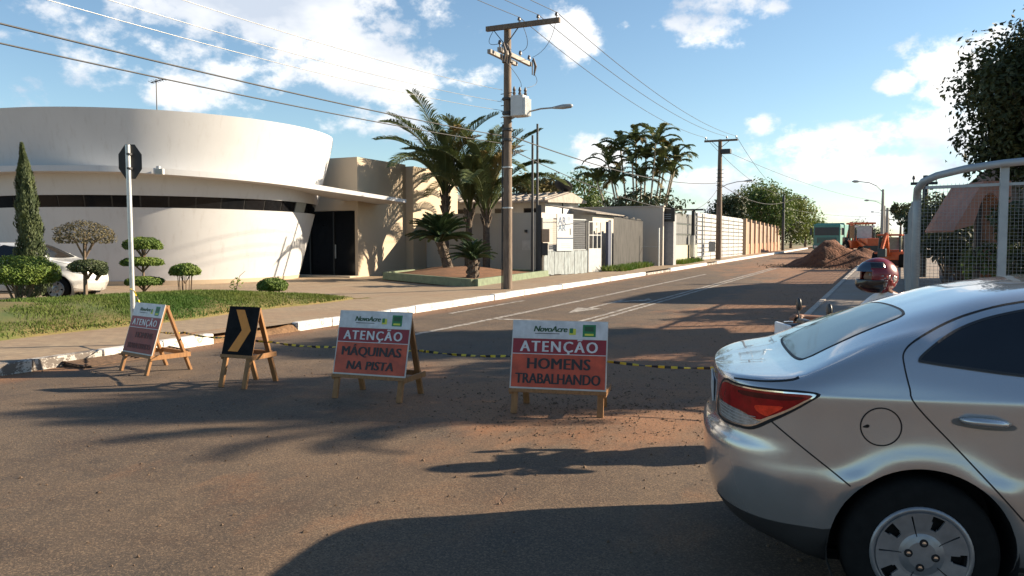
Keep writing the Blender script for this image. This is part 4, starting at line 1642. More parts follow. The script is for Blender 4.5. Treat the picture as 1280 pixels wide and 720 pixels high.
# two slim lamp posts behind the garden wall
for px_, zt, lab, lmp in ((665.5, 6.0, 'shorter of two slim dark posts behind the garden wall', False), (671.5, 6.55, 'taller of two slim dark posts behind the garden wall', False)):
    xx, yy = PX(px_, 33.2 if px_ < 670 else 33.8)
    t = pole_base(lab, xx, yy, zt - gz(yy) - PAV, MATS['dark metal'], .06, .045, 'slim posts behind the garden wall', 'slim_post')
    MB().lathe([(.10, 0), (.10, .03), (.065, .05)], 10).build('base_plate', MATS['dark metal'], t)
# lamp posts on the right pavement
for (px_, d_, zt, lab) in ((1101.5, 82, 7.0, 'nearest grey lamp post on the right pavement with a curved arm'), (1104, 125, 7.3, 'second grey lamp post on the right, behind the nearest one'), (1105, 175, 7.4, 'farthest lamp post on the right pavement')):
    xx, yy = PX(px_, d_)
    H = zt - gz(yy) - PAV
    t = thing('lamp_post', lab, 'lamp post', (xx, yy, gz(yy) + PAV), 0, 'lamp posts on the right pavement')
    MB().lathe([(.20, -.2), (.20, 0), (.14, H * .8), (.11, H)], 12).build('shaft', MATS['pole concrete'], t)
    m = MB()
    m.tube([(-.05, 0, H - .25), (-.6, -.1, H + .35), (-1.3, -.2, H + .7), (-2.3, -.35, H + .85)], .045, 7)
    m.build('lamp_arm', MATS['lamp grey'], t)
    e = Vector((-2.3, -.35, H + .85))
    d = Vector((-1, -.15, .02)).normalized()
    MB().tube([e - d * .05, e + d * .1, e + d * .4, e + d * .65], [.06, .12, .14, .04], 8).build('lamp_head', MATS['lamp grey'], t)
for (px_, d_, zt, lab) in ((1107.5, 100, 5.9, 'grey concrete pole between the right lamp posts'), (1109, 130, 5.6, 'shorter concrete pole among the right lamp posts')):
    xx, yy = PX(px_, d_)
    t = pole_base(lab, xx, yy, zt - gz(yy) - PAV, MATS['pole concrete'], .2, .15, 'concrete poles on the right')
    MB().box(-.8, .8, -.05, .05, zt - gz(yy) - .5, zt - gz(yy) - .38).build('crossarm', MATS['pole concrete'], t)
xx, yy = PX(1154, 30)
t = pole_base('pole with a bushy crossarm rising behind the mesh fence corner', xx, yy, 3.95 - gz(yy), MATS['dark metal'], .12, .09)
MB().box(-.5, .4, -.05, .05, 3.45, 3.55).build('crossarm', MATS['dark metal'], t)
for k in (-.4, 0, .35):
    m = MB()
    insulator(m, (k, 0, 3.55), .25)
    m.build('insulator', MATS['insulator'], t)


def wire(a, b, sag, r, mat, label, n=28, group='overhead wires', cat='wire'):
    a, b = Vector(a), Vector(b)
    o_ = (a + b) / 2
    pts = []
    for i in range(n + 1):
        t = i / n
        p = a.lerp(b, t)
        p.z -= sag * 4 * t * (1 - t)
        pts.append(p - a)
    o = MB().tube(pts, r, 5).build('overhead_wire', mat, None, smooth=True, loc=a)
    return tag(o, label, cat, group)


def on1(dx, dy, z):
    return (x1 + dx, y1 + dy, zb1 + z)


CB, BWm = MATS['cable'], MATS['bare wire']
LX, LY = -10.1, -9.5           # where the line goes on behind the viewer
zc = H1 - 3.25
wire(on1(-.1, -.1, zc), (LX, LY, zb1 + zc - .05), .35, .014, CB, 'upper of two dark cables crossing above the white building', 40)
wire(on1(-.1, -.1, zc - .22), (LX, LY, zb1 + zc - .33), .35, .012, CB, 'lower of two dark cables crossing above the white building', 40)
for k, (dz, lab) in enumerate(((-1.9, 'highest of the pale service wires crossing the big cloud'), (-2.25, 'middle pale service wire crossing the big cloud'), (-2.5, 'lowest of the pale service wires crossing the big cloud'))):
    wire(on1(-.12, -.1, H1 + dz), (LX, LY, zb1 + H1 + dz + .1), .7, .0065, BWm, lab, 40)
for k, xx in enumerate((0.45, 1.05, 1.62)):
    wire(on1(xx, -.155, H1 + .14), (x2 + (-0.92, .45, 1.05)[k], y2 - .15, gz(y2) + PAV + H2 + .15), .55, .011, CB,
         ('left', 'middle', 'right')[k] + ' of three power wires sagging from the near pole to the second pole', 40)
    wire(on1(xx, -.155, H1 + .14), (LX + xx, LY, zb1 + H1 + .1), .7, .009, CB, ('left', 'middle', 'right')[k] + ' power wire running from the near crossarm out over the viewer', 40)
wire(on1(.1, .1, zc), (x2, y2, gz(y2) + 5.2), .5, .02, CB, 'thick cable between the poles passing before the slender palms', 40)
wire(on1(.1, .1, zc - .4), (x4, y4, gz(y4) + PAV + 3.1), .45, .014, CB, 'thin cable dropping from the near pole to the short dark pole', 40)
wire((x2, y2, gz(y2) + 5.0), (x4, y4, gz(y4) + PAV + 3.15), .3, .014, CB, 'cable from the second pole down to the short dark pole')
wire((x2 + .2, y2, gz(y2) + 5.0), (x3, y3, gz(y3) + 5.2), .6, .02, CB, 'cable from the second pole to the far dark pole')
for k, xx in enumerate((-.92, 1.05)):
    wire((x2 + xx, y2 - .15, gz(y2) + PAV + H2 + .15), (x3 + xx * .3, y3, 6.6), .7, .014, CB, ('left', 'right')[k] + ' power wire from the second pole to the far pole')
wire((x2 + .3, y2, gz(y2) + H2 - .6), (-.7, 100, 6.2), .6, .014, CB, 'long wire crossing the road from the second pole to the right')
wire((x3, y3, gz(y3) + 4.6), (-.5, 128, 5.6), .5, .018, CB, 'low wire crossing the road by the far pole')
# jumper loops on the near pole
m = MB()
for a, b, c in (((.45, -.15, H1 + .1), (.9, -.1, H1 - .75), (.3, .4, H1 - .7)), ((1.62, -.15, H1 + .1), (1.35, .3, H1 - .75), (.3, 1.1, H1 - .75)), ((-.3, -.15, H1 - .05), (-.75, -.3, H1 - .7), (.2, -.9, H1 - .75)), ((.35, -.9, H1 - 1.25), (.75, -.5, H1 - 1.8), (.44, 0, H1 - 1.84)), ((.35, 1.2, H1 - 1.25), (.8, .7, H1 - 1.7), (.58, .15, H1 - 1.84))):
    a, b, c = Vector(a), Vector(b), Vector(c)
    m.tube([(a * (1 - t) ** 2 + b * 2 * t * (1 - t) + c * t * t) for t in [i / 12 for i in range(13)]], .008, 4)
m.build('jumper_wire', CB, p1)

# ------------------------------------------------------------------ stop sign seen from behind
M('sign back', (0.012, 0.012, 0.013), 0.5)
M('sign red', (0.45, 0.02, 0.02), 0.5)
xs, ys = PX(165, 11.35)
ss = thing('stop_sign', 'black back of an octagonal road sign on a thin galvanised pole', 'sign', (xs, ys, PAV), YAW + rad(8))
MB().tube([(0, 0, -.1), (-.015, 0, 2.83)], .034, 12).build('pole', MATS['galvanised'], ss, smooth=False, auto=60)
oc = [(0.20 * math.cos(rad(22.5 + 45 * k)) / math.cos(rad(22.5)), 0.32 * math.sin(rad(22.5 + 45 * k)) / math.cos(rad(22.5)) * .72) for k in range(8)]
m = MB()
m.prism([(x * .78, y * 1.05) for x, y in oc], -.0015, .0015)
pl_ = m.build('plate', MATS['sign back'], ss)
pl_.matrix_local = Matrix.Translation((0.0, .045, 2.60)) @ FRONT
m = MB()
m.prism([(x * .78 * .97, y * 1.05 * .97) for x, y in oc], -.004, -.002)
m.build('face', MATS['sign red'], ss).matrix_local = Matrix.Translation((0.0, .045, 2.60)) @ FRONT
for z in (2.50, 2.70):
    MB().lathe([(.034, z - .015), (.042, z - .014), (.042, z + .014), (.034, z + .015)], 12).build('clamp', MATS['dark metal'], ss)

# storm drain under the kerb
dn = thing('storm_drain', 'rusty storm drain grating in the gutter below the white kerb', 'drain', (KX + .2, 7.65, 0.0))
M('rusty iron', (0.09, 0.055, 0.035), 0.8, metal=.3, var=.35, scale=15)
m = MB()
m.add([(-.19, -.85, -.02), (-.19, .85, -.02), (.22, .85, -.02), (.22, -.85, -.02), (-.19, -.85, .035), (-.19, .85, .035), (.22, .85, .004), (.22, -.85, .004)], [(0, 1, 2, 3), (4, 7, 6, 5), (0, 4, 5, 1), (1, 5, 6, 2), (2, 6, 7, 3), (3, 7, 4, 0)])
m.build('pit_cover', MATS['black frame'], dn)
for k in range(6):
    f = k / 5
    MB().bar((-.17 + .37 * f, -.84, .053 - .035 * f), (-.17 + .37 * f, .84, .053 - .035 * f), .03, .022).build('bar', MATS['rusty iron'], dn)
for yy in (-.85, -.02, .82):
    MB().bar((-.19, yy, .066), (.22, yy, .03), .035, .012).build('frame', MATS['rusty iron'], dn)

# ------------------------------------------------------------------ trestle boards closing the road
M('raw wood', (0.26, 0.125, 0.045), 0.75, var=0.25, scale=6, bump=0.2, bscale=30, stretch=(6, 6, 0.7))
M('board white', (0.46, 0.46, 0.455), 0.5, scale=9, col2=(0.66, 0.66, 0.65))
M('board maroon', (0.24, 0.012, 0.02), 0.5, var=.15, scale=8)
M('board orange', (0.44, 0.062, 0.022), 0.5, var=.28, scale=6)
M('board faded', (0.26, 0.045, 0.03), 0.6, scale=9, col2=(0.17, 0.03, 0.025))
M('board black', (0.012, 0.012, 0.013), 0.9, var=.4, scale=8, spec=.12)
M('chevron amber', (0.64, 0.215, 0.010), 0.5, var=.12, scale=9)
M('ink', (0.022, 0.018, 0.018), 0.6)
M('ink faded', (0.10, 0.03, 0.025), 0.7)
M('logo green', (0.015, 0.16, 0.05), 0.5)
M('logo dark green', (0.02, 0.07, 0.02), 0.5)
M('logo yellow', (0.55, 0.55, 0.05), 0.5)
M('logo red', (0.5, 0.05, 0.05), 0.5)


def trestle(label, px, d, yawdeg, W, Ht, zb, splay, lines, logos=True, chevron=False, tilt=0.0, faded=False):
    x, y = PX(px, d)
    t = thing('trestle_board', label, 'sign', (x, y, gz(y)), YAW + rad(yawdeg), 'trestle boards across the road')
    t.rotation_euler.y = tilt
    sl = splay / Ht
    inset = 0.05
    fx = W / 2 - inset
    # legs: front pair carries the board, rear pair hinged at the top
    for sx in (-1, 1):
        MB().bar((sx * fx, -splay * .5, 0.0), (sx * fx, -0.004, Ht), .06, .03, (0, -1, 0)).build('leg', MATS['raw wood'], t, bevel=.003)
        MB().bar((sx * (fx - .02), splay * .62, 0.0), (sx * (fx - .02), 0.03, Ht - .02), .06, .03, (0, 1, 0)).build('leg', MATS['raw wood'], t, bevel=.003)
        zz_ = zb - .03
        f0 = -splay * .5 * (1 - zz_ / Ht)
        f1 = splay * .62 * (1 - zz_ / Ht)
        MB().bar((sx * (fx + .04), f0 - .03, zz_), (sx * (fx + .04), f1 + .05, zz_), .022, .055).build('spreader', MATS['raw wood'], t, bevel=.002)
    MB().bar((-fx, .045, Ht - .03), (fx, .045, Ht - .03), .03, .05).build('top_batten', MATS['raw wood'], t)
    z2 = zb - .02
    f1 = splay * .62 * (1 - z2 / Ht)
    MB().bar((-fx, f1 + .03, z2), (fx, f1 + .03, z2), .03, .05).build('rear_batten', MATS['raw wood'], t)
    a = math.atan2(splay * .5, Ht)
    up = Vector((0, math.sin(a), math.cos(a)))
    nrm = Vector((0, -math.cos(a), math.sin(a)))
    org = Vector((0, -splay * .5 * (1 - zb / Ht), zb)) + nrm * .022
    BH = (Ht - zb) / math.cos(a) + .005
    base = Matrix.Translation(org) @ Matrix((( 1, 0, 0, 0), (0, up.y, nrm.y, 0), (0, up.z, nrm.z, 0), (0, 0, 0, 1)))

    def panel(name, x0, x1, y0, y1, z0, z1, mat, bev=0):
        o = MB().box(x0, x1, y0, y1, z0, z1).build(name, mat, t, bevel=bev)
        o.matrix_local = base
        return o

    def tx(txt, size, mat, xx, yy, **k):
        return text_mesh(txt, size, mat, t, base @ Matrix.Translation((xx, yy, .0078)), **k)

    panel('board_backing', -W / 2, W / 2, -.01, BH, -.004, .004, MATS['board black'] if chevron else M('board edge', (0.5, 0.47, 0.42)), .001)
    panel('bottom_batten', -W / 2 - .005, W / 2 + .005, -.045, -.0105, -.012, .014, MATS['raw wood'])
    if chevron:
        e = .018
        panel('face', -W / 2 + .003, W / 2 - .003, 0, BH - .004, .0042, .0056, MATS['board black'])
        ch = [(-.30 * W, .05 * BH), (.02 * W, .05 * BH), (.33 * W, .50 * BH), (.02 * W, .93 * BH), (-.26 * W, .93 * BH), (.04 * W, .50 * BH)]
        m = MB()
        m.prism(ch, .0060, .0074)
        o = m.build('chevron', MATS['chevron amber'], t)
        o.matrix_local = base
        return t
    h1, h2 = BH * .27, BH * .23
    panel('white_panel', -W / 2 + .004, W / 2 - .004, BH - h1, BH - .004, .0042, .0058, MATS['board white'])
    panel('red_panel', -W / 2 + .012, W / 2 - .012, BH - h1 - h2 + .004, BH - h1 - .004, .0042, .0058, MATS['board maroon'])
    panel('pale_rule', -W / 2 + .012, W / 2 - .012, BH - h1 - h2 - .003, BH - h1 - h2 + .003, .0042, .0062, MATS['board white'])
    panel('orange_panel', -W / 2 + .012, W / 2 - .012, .006, BH - h1 - h2 - .0035, .0042, .0058, MATS['board faded' if faded else 'board orange'])
    tx('ATENÇÃO', .135 * W / .85, MATS['board white'], 0, BH - h1 - h2 / 2 - .008, heavy=.005, space=1.24, sx=.93)
    yy = BH - h1 / 2 - .01
    tx('NovoAcre', .073 * W / .85, MATS['logo dark green'], -.10 * W, yy + .012, heavy=.003, shear=.25, space=.95)
    panel('logo_rule', -.26 * W, .0 * W, yy - .032, yy - .026, .0042, .0066, MATS['ink'])
    panel('logo_emblem', .10 * W, .17 * W, yy - .036, yy + .022, .0042, .0066, MATS['logo yellow'])
    panel('logo_emblem', .105 * W, .14 * W, yy - .02, yy + .026, .0042, .0072, MATS['logo green'])
    panel('logo_square', .24 * W, .375 * W, yy - .052, yy + .062, .0042, .0066, MATS['logo green'])
    panel('logo_square', .262 * W, .353 * W, yy + .0, yy + .045, .0042, .0072, MATS['logo dark green'])
    panel('logo_square', .262 * W, .353 * W, yy - .04, yy - .022, .0042, .0072, MATS['logo yellow'])
    hh = BH - h1 - h2
    for i, (txt, sz, dx, kw) in enumerate(lines):
        tx(txt, sz * W / .85, MATS['ink faded' if faded else 'ink'], dx, hh * (.70 if i == 0 else .26), heavy=.0055, **kw)
    return t


S4 = trestle('white and red board reading HOMENS TRABALHANDO, rightmost on the road', 701, 7.55, -13, .91, .85, .235, .44,
             [('HOMENS', .135, .0, dict(space=1.05)), ('TRABALHANDO', .128, -.0, dict(space=1.0, sx=.80))])
S3 = trestle('white and red board reading MÁQUINAS NA PISTA, second from the right', 471, 8.25, -20, .84, .88, .25, .47,
             [('MÁQUINAS', .135, .0, dict(space=1.02)), ('NA PISTA', .125, .0, dict(shear=.12, space=1.05))])
S1 = trestle('weathered white and red board beside the kerb and stop sign pole', 189, 9.95, -38, .72, .83, .235, .52,
             [('HOMENS', .12, .06, {}), ('TRABALHANDO', .112, 0, dict(sx=.80))], faded=True)
S2 = trestle('black board with an orange chevron arrow on wooden legs', 307, 8.95, -22, .42, .87, .36, .5, [], chevron=True)
# warning tape strung from the stop sign pole past the boards to the right
M('tape yellow', (0.62, 0.46, 0.03), 0.5)
M('tape black', (0.02, 0.02, 0.02), 0.5)


def tape(label, pts, w=0.022):
    m = MB()
    fine = []
    for a, b in zip(pts[:-1], pts[1:]):
        a, b = Vector(a), Vector(b)
        n = max(4, int((b - a).length / 0.03))
        for i in range(n):
            t = i / n
            p = a.lerp(b, t)
            p.z -= 0.05 * (b - a).length / 1.5 * 4 * t * (1 - t) * .6
            fine.append(p)
    fine.append(Vector(pts[-1]))
    o0 = fine[0].copy()
    vs, fs, mi = [], [], []
    for i, p in enumerate(fine):
        d = (fine[min(i + 1, len(fine) - 1)] - fine[max(i - 1, 0)]).normalized()
        x = d.cross(Vector((0, 0, 1))).normalized()
        y = x.cross(d)
        tw = i * 0.22
        e = x * math.cos(tw) + y * math.sin(tw)
        f_ = -x * math.sin(tw) + y * math.cos(tw)
        for q in (e * w + f_ * .004, -e * w + f_ * .004, -e * w - f_ * .004, e * w - f_ * .004):
            vs.append(p + q - o0)
    for i in range(len(fine) - 1):
        for k in range(4):
            a, b = i * 4 + k, i * 4 + (k + 1) % 4
            fs.append((a, b, b + 4, a + 4))
            mi.append(1 if (i // 2) % 2 else 0)
    o = mesh_obj('warning_tape', vs, fs, [MATS['tape yellow'], MATS['tape black']], None, mi=mi)
    o.location = o0
    return tag(o, label, 'tape')


def tp(px, py, d):
    x, y = PX(px, d)
    return (x, y, 1.6 + (303 - py) / 1000 * d)


tape('yellow and black striped warning tape strung past the boards across the road',
     [tp(163, 405, 11.36), tp(217, 417, 9.98), tp(228, 416, 10.1), tp(291, 422, 9.1), tp(337, 428, 9.02), tp(428, 434, 8.46), tp(527, 439, 8.32), tp(533, 440, 8.45), tp(655, 445, 7.82), tp(764, 453, 7.72), tp(894, 461, 7.5), tp(1010, 462, 7.3)], 0.012)
tape('loose end of warning tape knotted on the stop sign pole', [tp(162, 361, 11.3), tp(167, 364, 11.25), tp(172, 375, 11.3), tp(176, 386, 11.35)], 0.010)

# ------------------------------------------------------------------ road works up the hill
def heap(name, label, x, y, rx, ry, h, seed, n=44):
    vs, fs = [], []
    for j in range(n + 1):
        for i in range(n + 1):
            u, v = i / n * 2 - 1, j / n * 2 - 1
            X, Y = u * rx * 1.25, v * ry * 1.25
            r = math.hypot(u * 1.25, v * 1.25)
            r *= 1 + .28 * noise.noise((u * 1.6, v * 1.6, seed))
            hh = h * max(0, 1 - r) ** .8 * (1 + .45 * noise.noise((u * 2.4, v * 2.4, seed + 5)))
            hh += (.12 * noise.noise((X * 1.7, Y * 1.7, seed)) + .07 * noise.noise((X * 5, Y * 5, seed))) * min(1, max(0, 1.15 - r) * 3)
            vs.append((X, Y, max(-.06, hh) - .02 + gz(y + Y) - gz(y)))
    for j in range(n):
        for i in range(n):
            a = j * (n + 1) + i
            fs.append((a, a + 1, a + n + 2, a + n + 1))
    o = mesh_obj(name, vs, fs, MATS['red earth'], None, True)
    o.location = (x, y, gz(y))
    return tag(o, label, 'earth heap')


x, y = PX(1043, 44.5)
heap('earth_heap', 'large heap of red earth dumped on the road', x, y, 2.5, 2.8, 1.4, 3.4)
x, y = PX(1020, 45.5)
heap('earth_heap', 'low spill of red earth at the left foot of the heap', x, y, 1.5, 1.6, .7, 9.0, 26)
x, y = PX(1077, 46)
heap('earth_heap', 'red earth shoulder at the right of the large heap', x, y, 1.5, 2.0, 1.05, 14.0, 26)

M('truck teal', (0.015, 0.17, 0.15), 0.4, var=.1, coat=.4)
M('truck dark', (0.02, 0.035, 0.04), 0.4)
M('rubber', (0.010, 0.010, 0.010), 0.95, var=.2, scale=20, spec=.2)
M('rim grey', (0.35, 0.35, 0.34), 0.4, metal=.5)
M('machine orange', (0.50, 0.085, 0.015), 0.45, var=.15, coat=.2)
M('lamp clear', (0.6, 0.6, 0.58), 0.15)


def wheel_part(par, c, r, w, axis='x', rim=MATS['rim grey']):
    t = MB().lathe([(r * .55, -w / 2), (r * .93, -w / 2), (r, -w * .36), (r, w * .36), (r * .93, w / 2), (r * .55, w / 2), (r * .55, -w / 2)], 22, c, axis).build('tyre', MATS['rubber'], par, auto=40)
    MB().lathe([(.001, -w * .30), (r * .2, -w * .44), (r * .25, -w * .3), (r * .56, -w * .42), (r * .56, w * .42), (r * .25, w * .3), (r * .2, w * .44), (.001, w * .30)], 18, c, axis).build('rim', rim, t, auto=40)
    return t


# dump truck facing the viewer
x, y = PX(1035, 76)
tk = thing('dump_truck', 'teal dump truck parked facing down the road behind the earth heap', 'truck', (x, y, gz(y)), rad(-6))
MB().box(-1.2, 1.2, -1.0, .9, .75, 2.75).build('cab', MATS['truck teal'], tk, bevel=.08)
MB().box(-1.08, 1.08, -1.012, -.9, 1.72, 2.48).build('windscreen', MATS['truck dark'], tk, bevel=.03)
MB().box(-.85, .85, -1.03, -.99, 1.0, 1.5).build('grille', MATS['truck dark'], tk, bevel=.02)
for k in range(4):
    MB().box(-.8, .8, -1.05, -1.031, 1.05 + k * .11, 1.10 + k * .11).build('grille_bar', MATS['truck teal'], tk)
MB().box(-1.22, 1.22, -1.12, -.9, .45, .85).build('bumper', MATS['truck teal'], tk, bevel=.04)
for sx in (-1, 1):
    MB().box(sx * .95 - .16, sx * .95 + .16, -1.14, -1.1, .58, .76).build('headlight', MATS['lamp clear'], tk, bevel=.02)
    m = MB()
    m.box(sx * 1.42 - .1, sx * 1.42 + .1, -.98, -.88, 1.75, 2.4)
    m.bar((sx * 1.18, -.9, 2.3), (sx * 1.42, -.92, 2.3), .04, .04)
    m.build('mirror', MATS['truck dark'], tk)
    MB().box(sx * 1.205 - .005, sx * 1.205 + .005, -.75, .5, 1.75, 2.45).build('side_window', MATS['dark glass'], tk)
MB().box(-1.25, 1.25, 1.1, 5.6, 1.2, 2.75).build('dump_body', MATS['truck teal'], tk, bevel=.05)
MB().box(-1.25, 1.25, .62, 1.25, 2.752, 2.9).build('cab_guard', MATS['truck teal'], tk, bevel=.03)
MB().box(-.5, .5, -.8, 5.4, .7, 1.15).build('chassis', MATS['truck dark'], tk)
for yy in (-.1, 3.3, 4.5):
    for sx in (-1, 1):
        wheel_part(tk, (sx * 1.03, yy, .5), .5, .32)


def backhoe(label, x, y, rz, group):
    t = thing('backhoe_loader', label, 'backhoe', (x, y, gz(y)), rz, group)
    O_ = MATS['machine orange']
    MB().box(-.45, .45, -1.9, -.2, .85, 1.5).build('bonnet', O_, t, bevel=.06)
    MB().box(-.95, .95, -.2, 1.2, .75, 1.35).build('body', O_, t, bevel=.05)
    for sx in (-1, 1):
        for yy in (-.15, 1.1):
            MB().bar((sx * .68, yy, 1.35), (sx * .62, yy * .95, 2.55), .09, .09).build('cab_pillar', MATS['truck dark'], t)
        MB().box(sx * .64 - .01, sx * .64 + .01, -.1, 1.05, 1.5, 2.45).build('side_window', MATS['dark glass'], t)
        wheel_part(t, (sx * .85, .75, .68), .68, .42)
        wheel_part(t, (sx * .75, -1.5, .45), .45, .3)
        MB().bar((sx * .55, -.4, 1.3), (sx * .6, -2.6, .7), .12, .16).build('loader_arm', O_, t)
        MB().box(sx * .6 - .12, sx * .6 + .12, -.32, -.22, 2.3, 2.45).build('work_lamp', MATS['lamp clear'], t)
    MB().box(-.8, .8, -.35, 1.25, 2.55, 2.68).build('cab_roof', O_, t, bevel=.04)
    MB().box(-.55, .55, -.2, -.18, 1.5, 2.45).build('windscreen', M('pale glass', (.35, .4, .42), .1), t)
    m = MB()
    m.add([(-1.05, -2.6, .95), (-1.05, -2.5, .2), (-1.05, -3.2, .15), (1.05, -2.6, .95), (1.05, -2.5, .2), (1.05, -3.2, .15)], [(0, 1, 2), (3, 5, 4), (0, 3, 4, 1), (1, 4, 5, 2)])
    m.build('bucket', MATS['truck dark'], t)
    m = MB()
    m.bar((0, 1.3, 1.1), (0, 2.3, 2.7), .2, .3)
    m.bar((0, 2.3, 2.7), (.1, 3.2, 1.5), .16, .22)
    m.build('digger_arm', O_, t)
    MB().box(-.2, .3, 3.0, 3.5, 1.0, 1.6).build('digger_bucket', MATS['truck dark'], t, bevel=.05)
    MB().tube([(.35, -1.2, 1.5), (.35, -1.2, 2.2)], .04, 7).build('exhaust', MATS['truck dark'], t)
    return t


x, y = PX(1078, 60)
backhoe('orange backhoe with a glazed cab behind the earth heap', x, y, rad(24), 'orange digging machines')
x, y = PX(1119, 40)
b2 = backhoe('second orange digging machine close against the mesh fence', x - .15, y, rad(170), 'orange digging machines')
b2.scale = (.72, .72, .66)

# ------------------------------------------------------------------ right side: mesh fence on steel frames
M('fence grey', (0.33, 0.36, 0.38), 0.5, metal=.25, var=.1)
FX, FY = 0.30, 11.2
mf = thing('mesh_fence', 'grey steel framed wire mesh fence with a thick rounded top rail', 'fence', (FX, FY, PAV))
zt = 2.42 - PAV
pts = [(0, .55, zt - .22), (0.0, .3, zt - .14), (.06, .1, zt - .06), (.2, 0, zt), (.5, -.03, zt + .07), (.9, -.03, zt + .12), (1.6, 0, zt + .17), (3, 0, zt + .2), (8, 0, zt + .2)]
MB().tube([(0, .55, 0), (0, .55, zt - .5), (0, .55, zt - .3)] + pts, .047, 10).build('top_rail', MATS['fence grey'], mf, smooth=True)
for xx in (.92, 2.6, 4.3, 6.0, 7.8):
    MB().box(xx - .045, xx + .045, .0, .09, 0, zt + .1).build('post', MATS['fence grey'], mf, bevel=.005)
MB().bar((.08, .04, zt - .14), (7.8, .04, zt - .0), .035, .035).build('rail', MATS['fence grey'], mf)
MB().bar((.0, .04, .12), (7.8, .04, .12), .035, .035).build('rail', MATS['fence grey'], mf)
m = MB()
k = 0
xx = .03
while xx < 7.8:
    m.bar((xx, .06, .12), (xx, .06, zt - .1 + xx * .017), .0032, .0032)
    xx += .042
zz_ = .15
while zz_ < zt - .13:
    m.bar((.0, .066, zz_), (7.8, .066, zz_ + .02), .0032, .0032)
    zz_ += .042
tag(m.build('wire_mesh', M('fence wire', (0.24, 0.25, 0.26), .5, metal=.4), mf), kind='stuff')
# run along the road
mf2 = thing('mesh_fence', 'long run of grey mesh fence receding along the right pavement', 'fence', (FX, FY, PAV))
for j in range(30):
    yy = .55 + j * 2.0
    xo = .011 * yy
    zz0 = gz(FY + yy) - gz(FY)
    MB().box(xo - .05, xo + .05, yy - .05 + .06, yy + .05 + .06, zz0, zz0 + zt - .2).build('post', MATS['fence grey'], mf2)
    for z in (.12, zt - .24):
        MB().bar((xo, yy + .1, zz0 + z), (xo + .022, yy + 2.1, zz0 + .016 + z), .045, .05).build('rail', MATS['fence grey'], mf2)
m = MB()
yy = .6
while yy < 60:
    zz0 = gz(FY + yy) - gz(FY)
    m.bar((.011 * yy, yy, zz0 + .12), (.011 * yy, yy, zz0 + zt - .25), .006, .006)
    yy += .05
zz_ = .2
while zz_ < zt - .3:
    m.bar((.006, .6, zz_), (.66, 60, zz_ + gz(FY + 60)), .006, .006)
    zz_ += .1
tag(m.build('wire_mesh', MATS['fence wire'], mf2), kind='stuff')

# porch of a house behind the mesh
M('awning pink', (0.33, 0.17, 0.13), 0.85, var=.15, scale=3)
M('brick column', (0.40, 0.19, 0.11), 0.9, var=.2, scale=6, bump=.3)
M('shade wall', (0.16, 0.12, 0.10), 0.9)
x, y = PX(1229, 14.2)
po = thing('porch_awning', 'pinkish awning with an arched front behind the mesh fence', 'awning', (x, y, PAV), YAW + rad(-8))
po.scale = (.86, .86, .97)
arch = []
for i in range(13):
    a = math.pi * i / 12
    arch.append((.10 + .26 * math.cos(a), 1.75 + .66 * math.sin(a)))
# front face: slanted outer edge on the left, arch cut out
face = [(-.60, 1.72), (-.05, 2.62), (.48, 2.62), (.52, 2.05), (.36, 1.98)] + arch[2:11] + [(-.22, 1.82)]
m = MB()
n = len(face)
m.add([(a, 0, b) for a, b in face] + [(a, .06, b) for a, b in face], [tuple(range(n)), tuple(range(2 * n - 1, n - 1, -1))] + [(i, (i + 1) % n, n + (i + 1) % n, n + i) for i in range(n)])
m.build('arched_front', MATS['awning pink'], po)
m = MB()
m.add([(-.60, .06, 1.72), (-.05, .06, 2.62), (-.05, 1.6, 2.62), (-.60, 1.6, 1.72), (.48, .06, 2.62), (.48, 1.6, 2.62)], [(0, 1, 2, 3), (1, 4, 5, 2)])
so = m.build('awning_roof', MATS['awning pink'], po)
md = so.modifiers.new('thick', 'SOLIDIFY')
md.thickness = .04
MB().box(.14, .46, .5, .82, 0, 2.55).build('column', MATS['brick column'], po, bevel=.01)
MB().box(.12, .48, .48, .84, 1.42, 1.5).build('column_band', M('pale band', (.5, .42, .36)), po)
MB().box(-.04, .06, .3, .4, 0, 2.3).build('post', MATS['dark metal'], po)

x, y = CW(14.6, 17.6)
hr = thing('corner_house', 'shaded house with tiled hip roof behind the fence at right', 'house', (x, y, PAV), 0)
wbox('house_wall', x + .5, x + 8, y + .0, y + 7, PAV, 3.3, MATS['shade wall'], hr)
wbox('house_door', x + .46, x + .5, y + 1.0, y + 1.9, PAV, 2.2, MATS['grey pane'], hr)
f = wbox('window', x + 2.0, x + 3.4, y - .05, y, 1.0, 2.2, MATS['white metal'], hr)
m = MB()
x0, x1_, y0, y1_ = .1, 8.4, -.4, 7.4
m.add([(x0, y0, 3.1), (x1_, y0, 3.1), (x1_, y1_, 3.1), (x0, y1_, 3.1), (3.6, 3.5, 4.7), (5.0, 3.5, 4.7)], [(0, 1, 5, 4), (1, 2, 5), (2, 3, 4, 5), (3, 0, 4), (0, 3, 2, 1)])
m.build('roof', MATS['roof tile'], hr)
hr2 = thing('roadside_house', 'low plastered house farther up behind the mesh fence', 'house', (2.6, 27.0, gz(27) + PAV), 0)
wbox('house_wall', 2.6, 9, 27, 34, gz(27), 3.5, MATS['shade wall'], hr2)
m = MB()
m.add([(-.5, -.5, 3.1), (7, -.5, 3.1), (7, 7.5, 3.1), (-.5, 7.5, 3.1), (2.9, 1.5, 6.2), (2.9, 5.5, 6.2)], [(0, 1, 4), (1, 2, 5, 4), (2, 3, 5), (3, 0, 4, 5), (0, 3, 2, 1)])
m.build('roof', MATS['roof tile'], hr2)
wbox('house_door', 2.56, 2.6, 28.2, 29.1, gz(27) + PAV, 2.3, MATS['grey pane'], hr2)
f = wbox('window', 2.54, 2.6, 30.4, 31.8, 1.2, 2.3, MATS['white metal'], hr2)

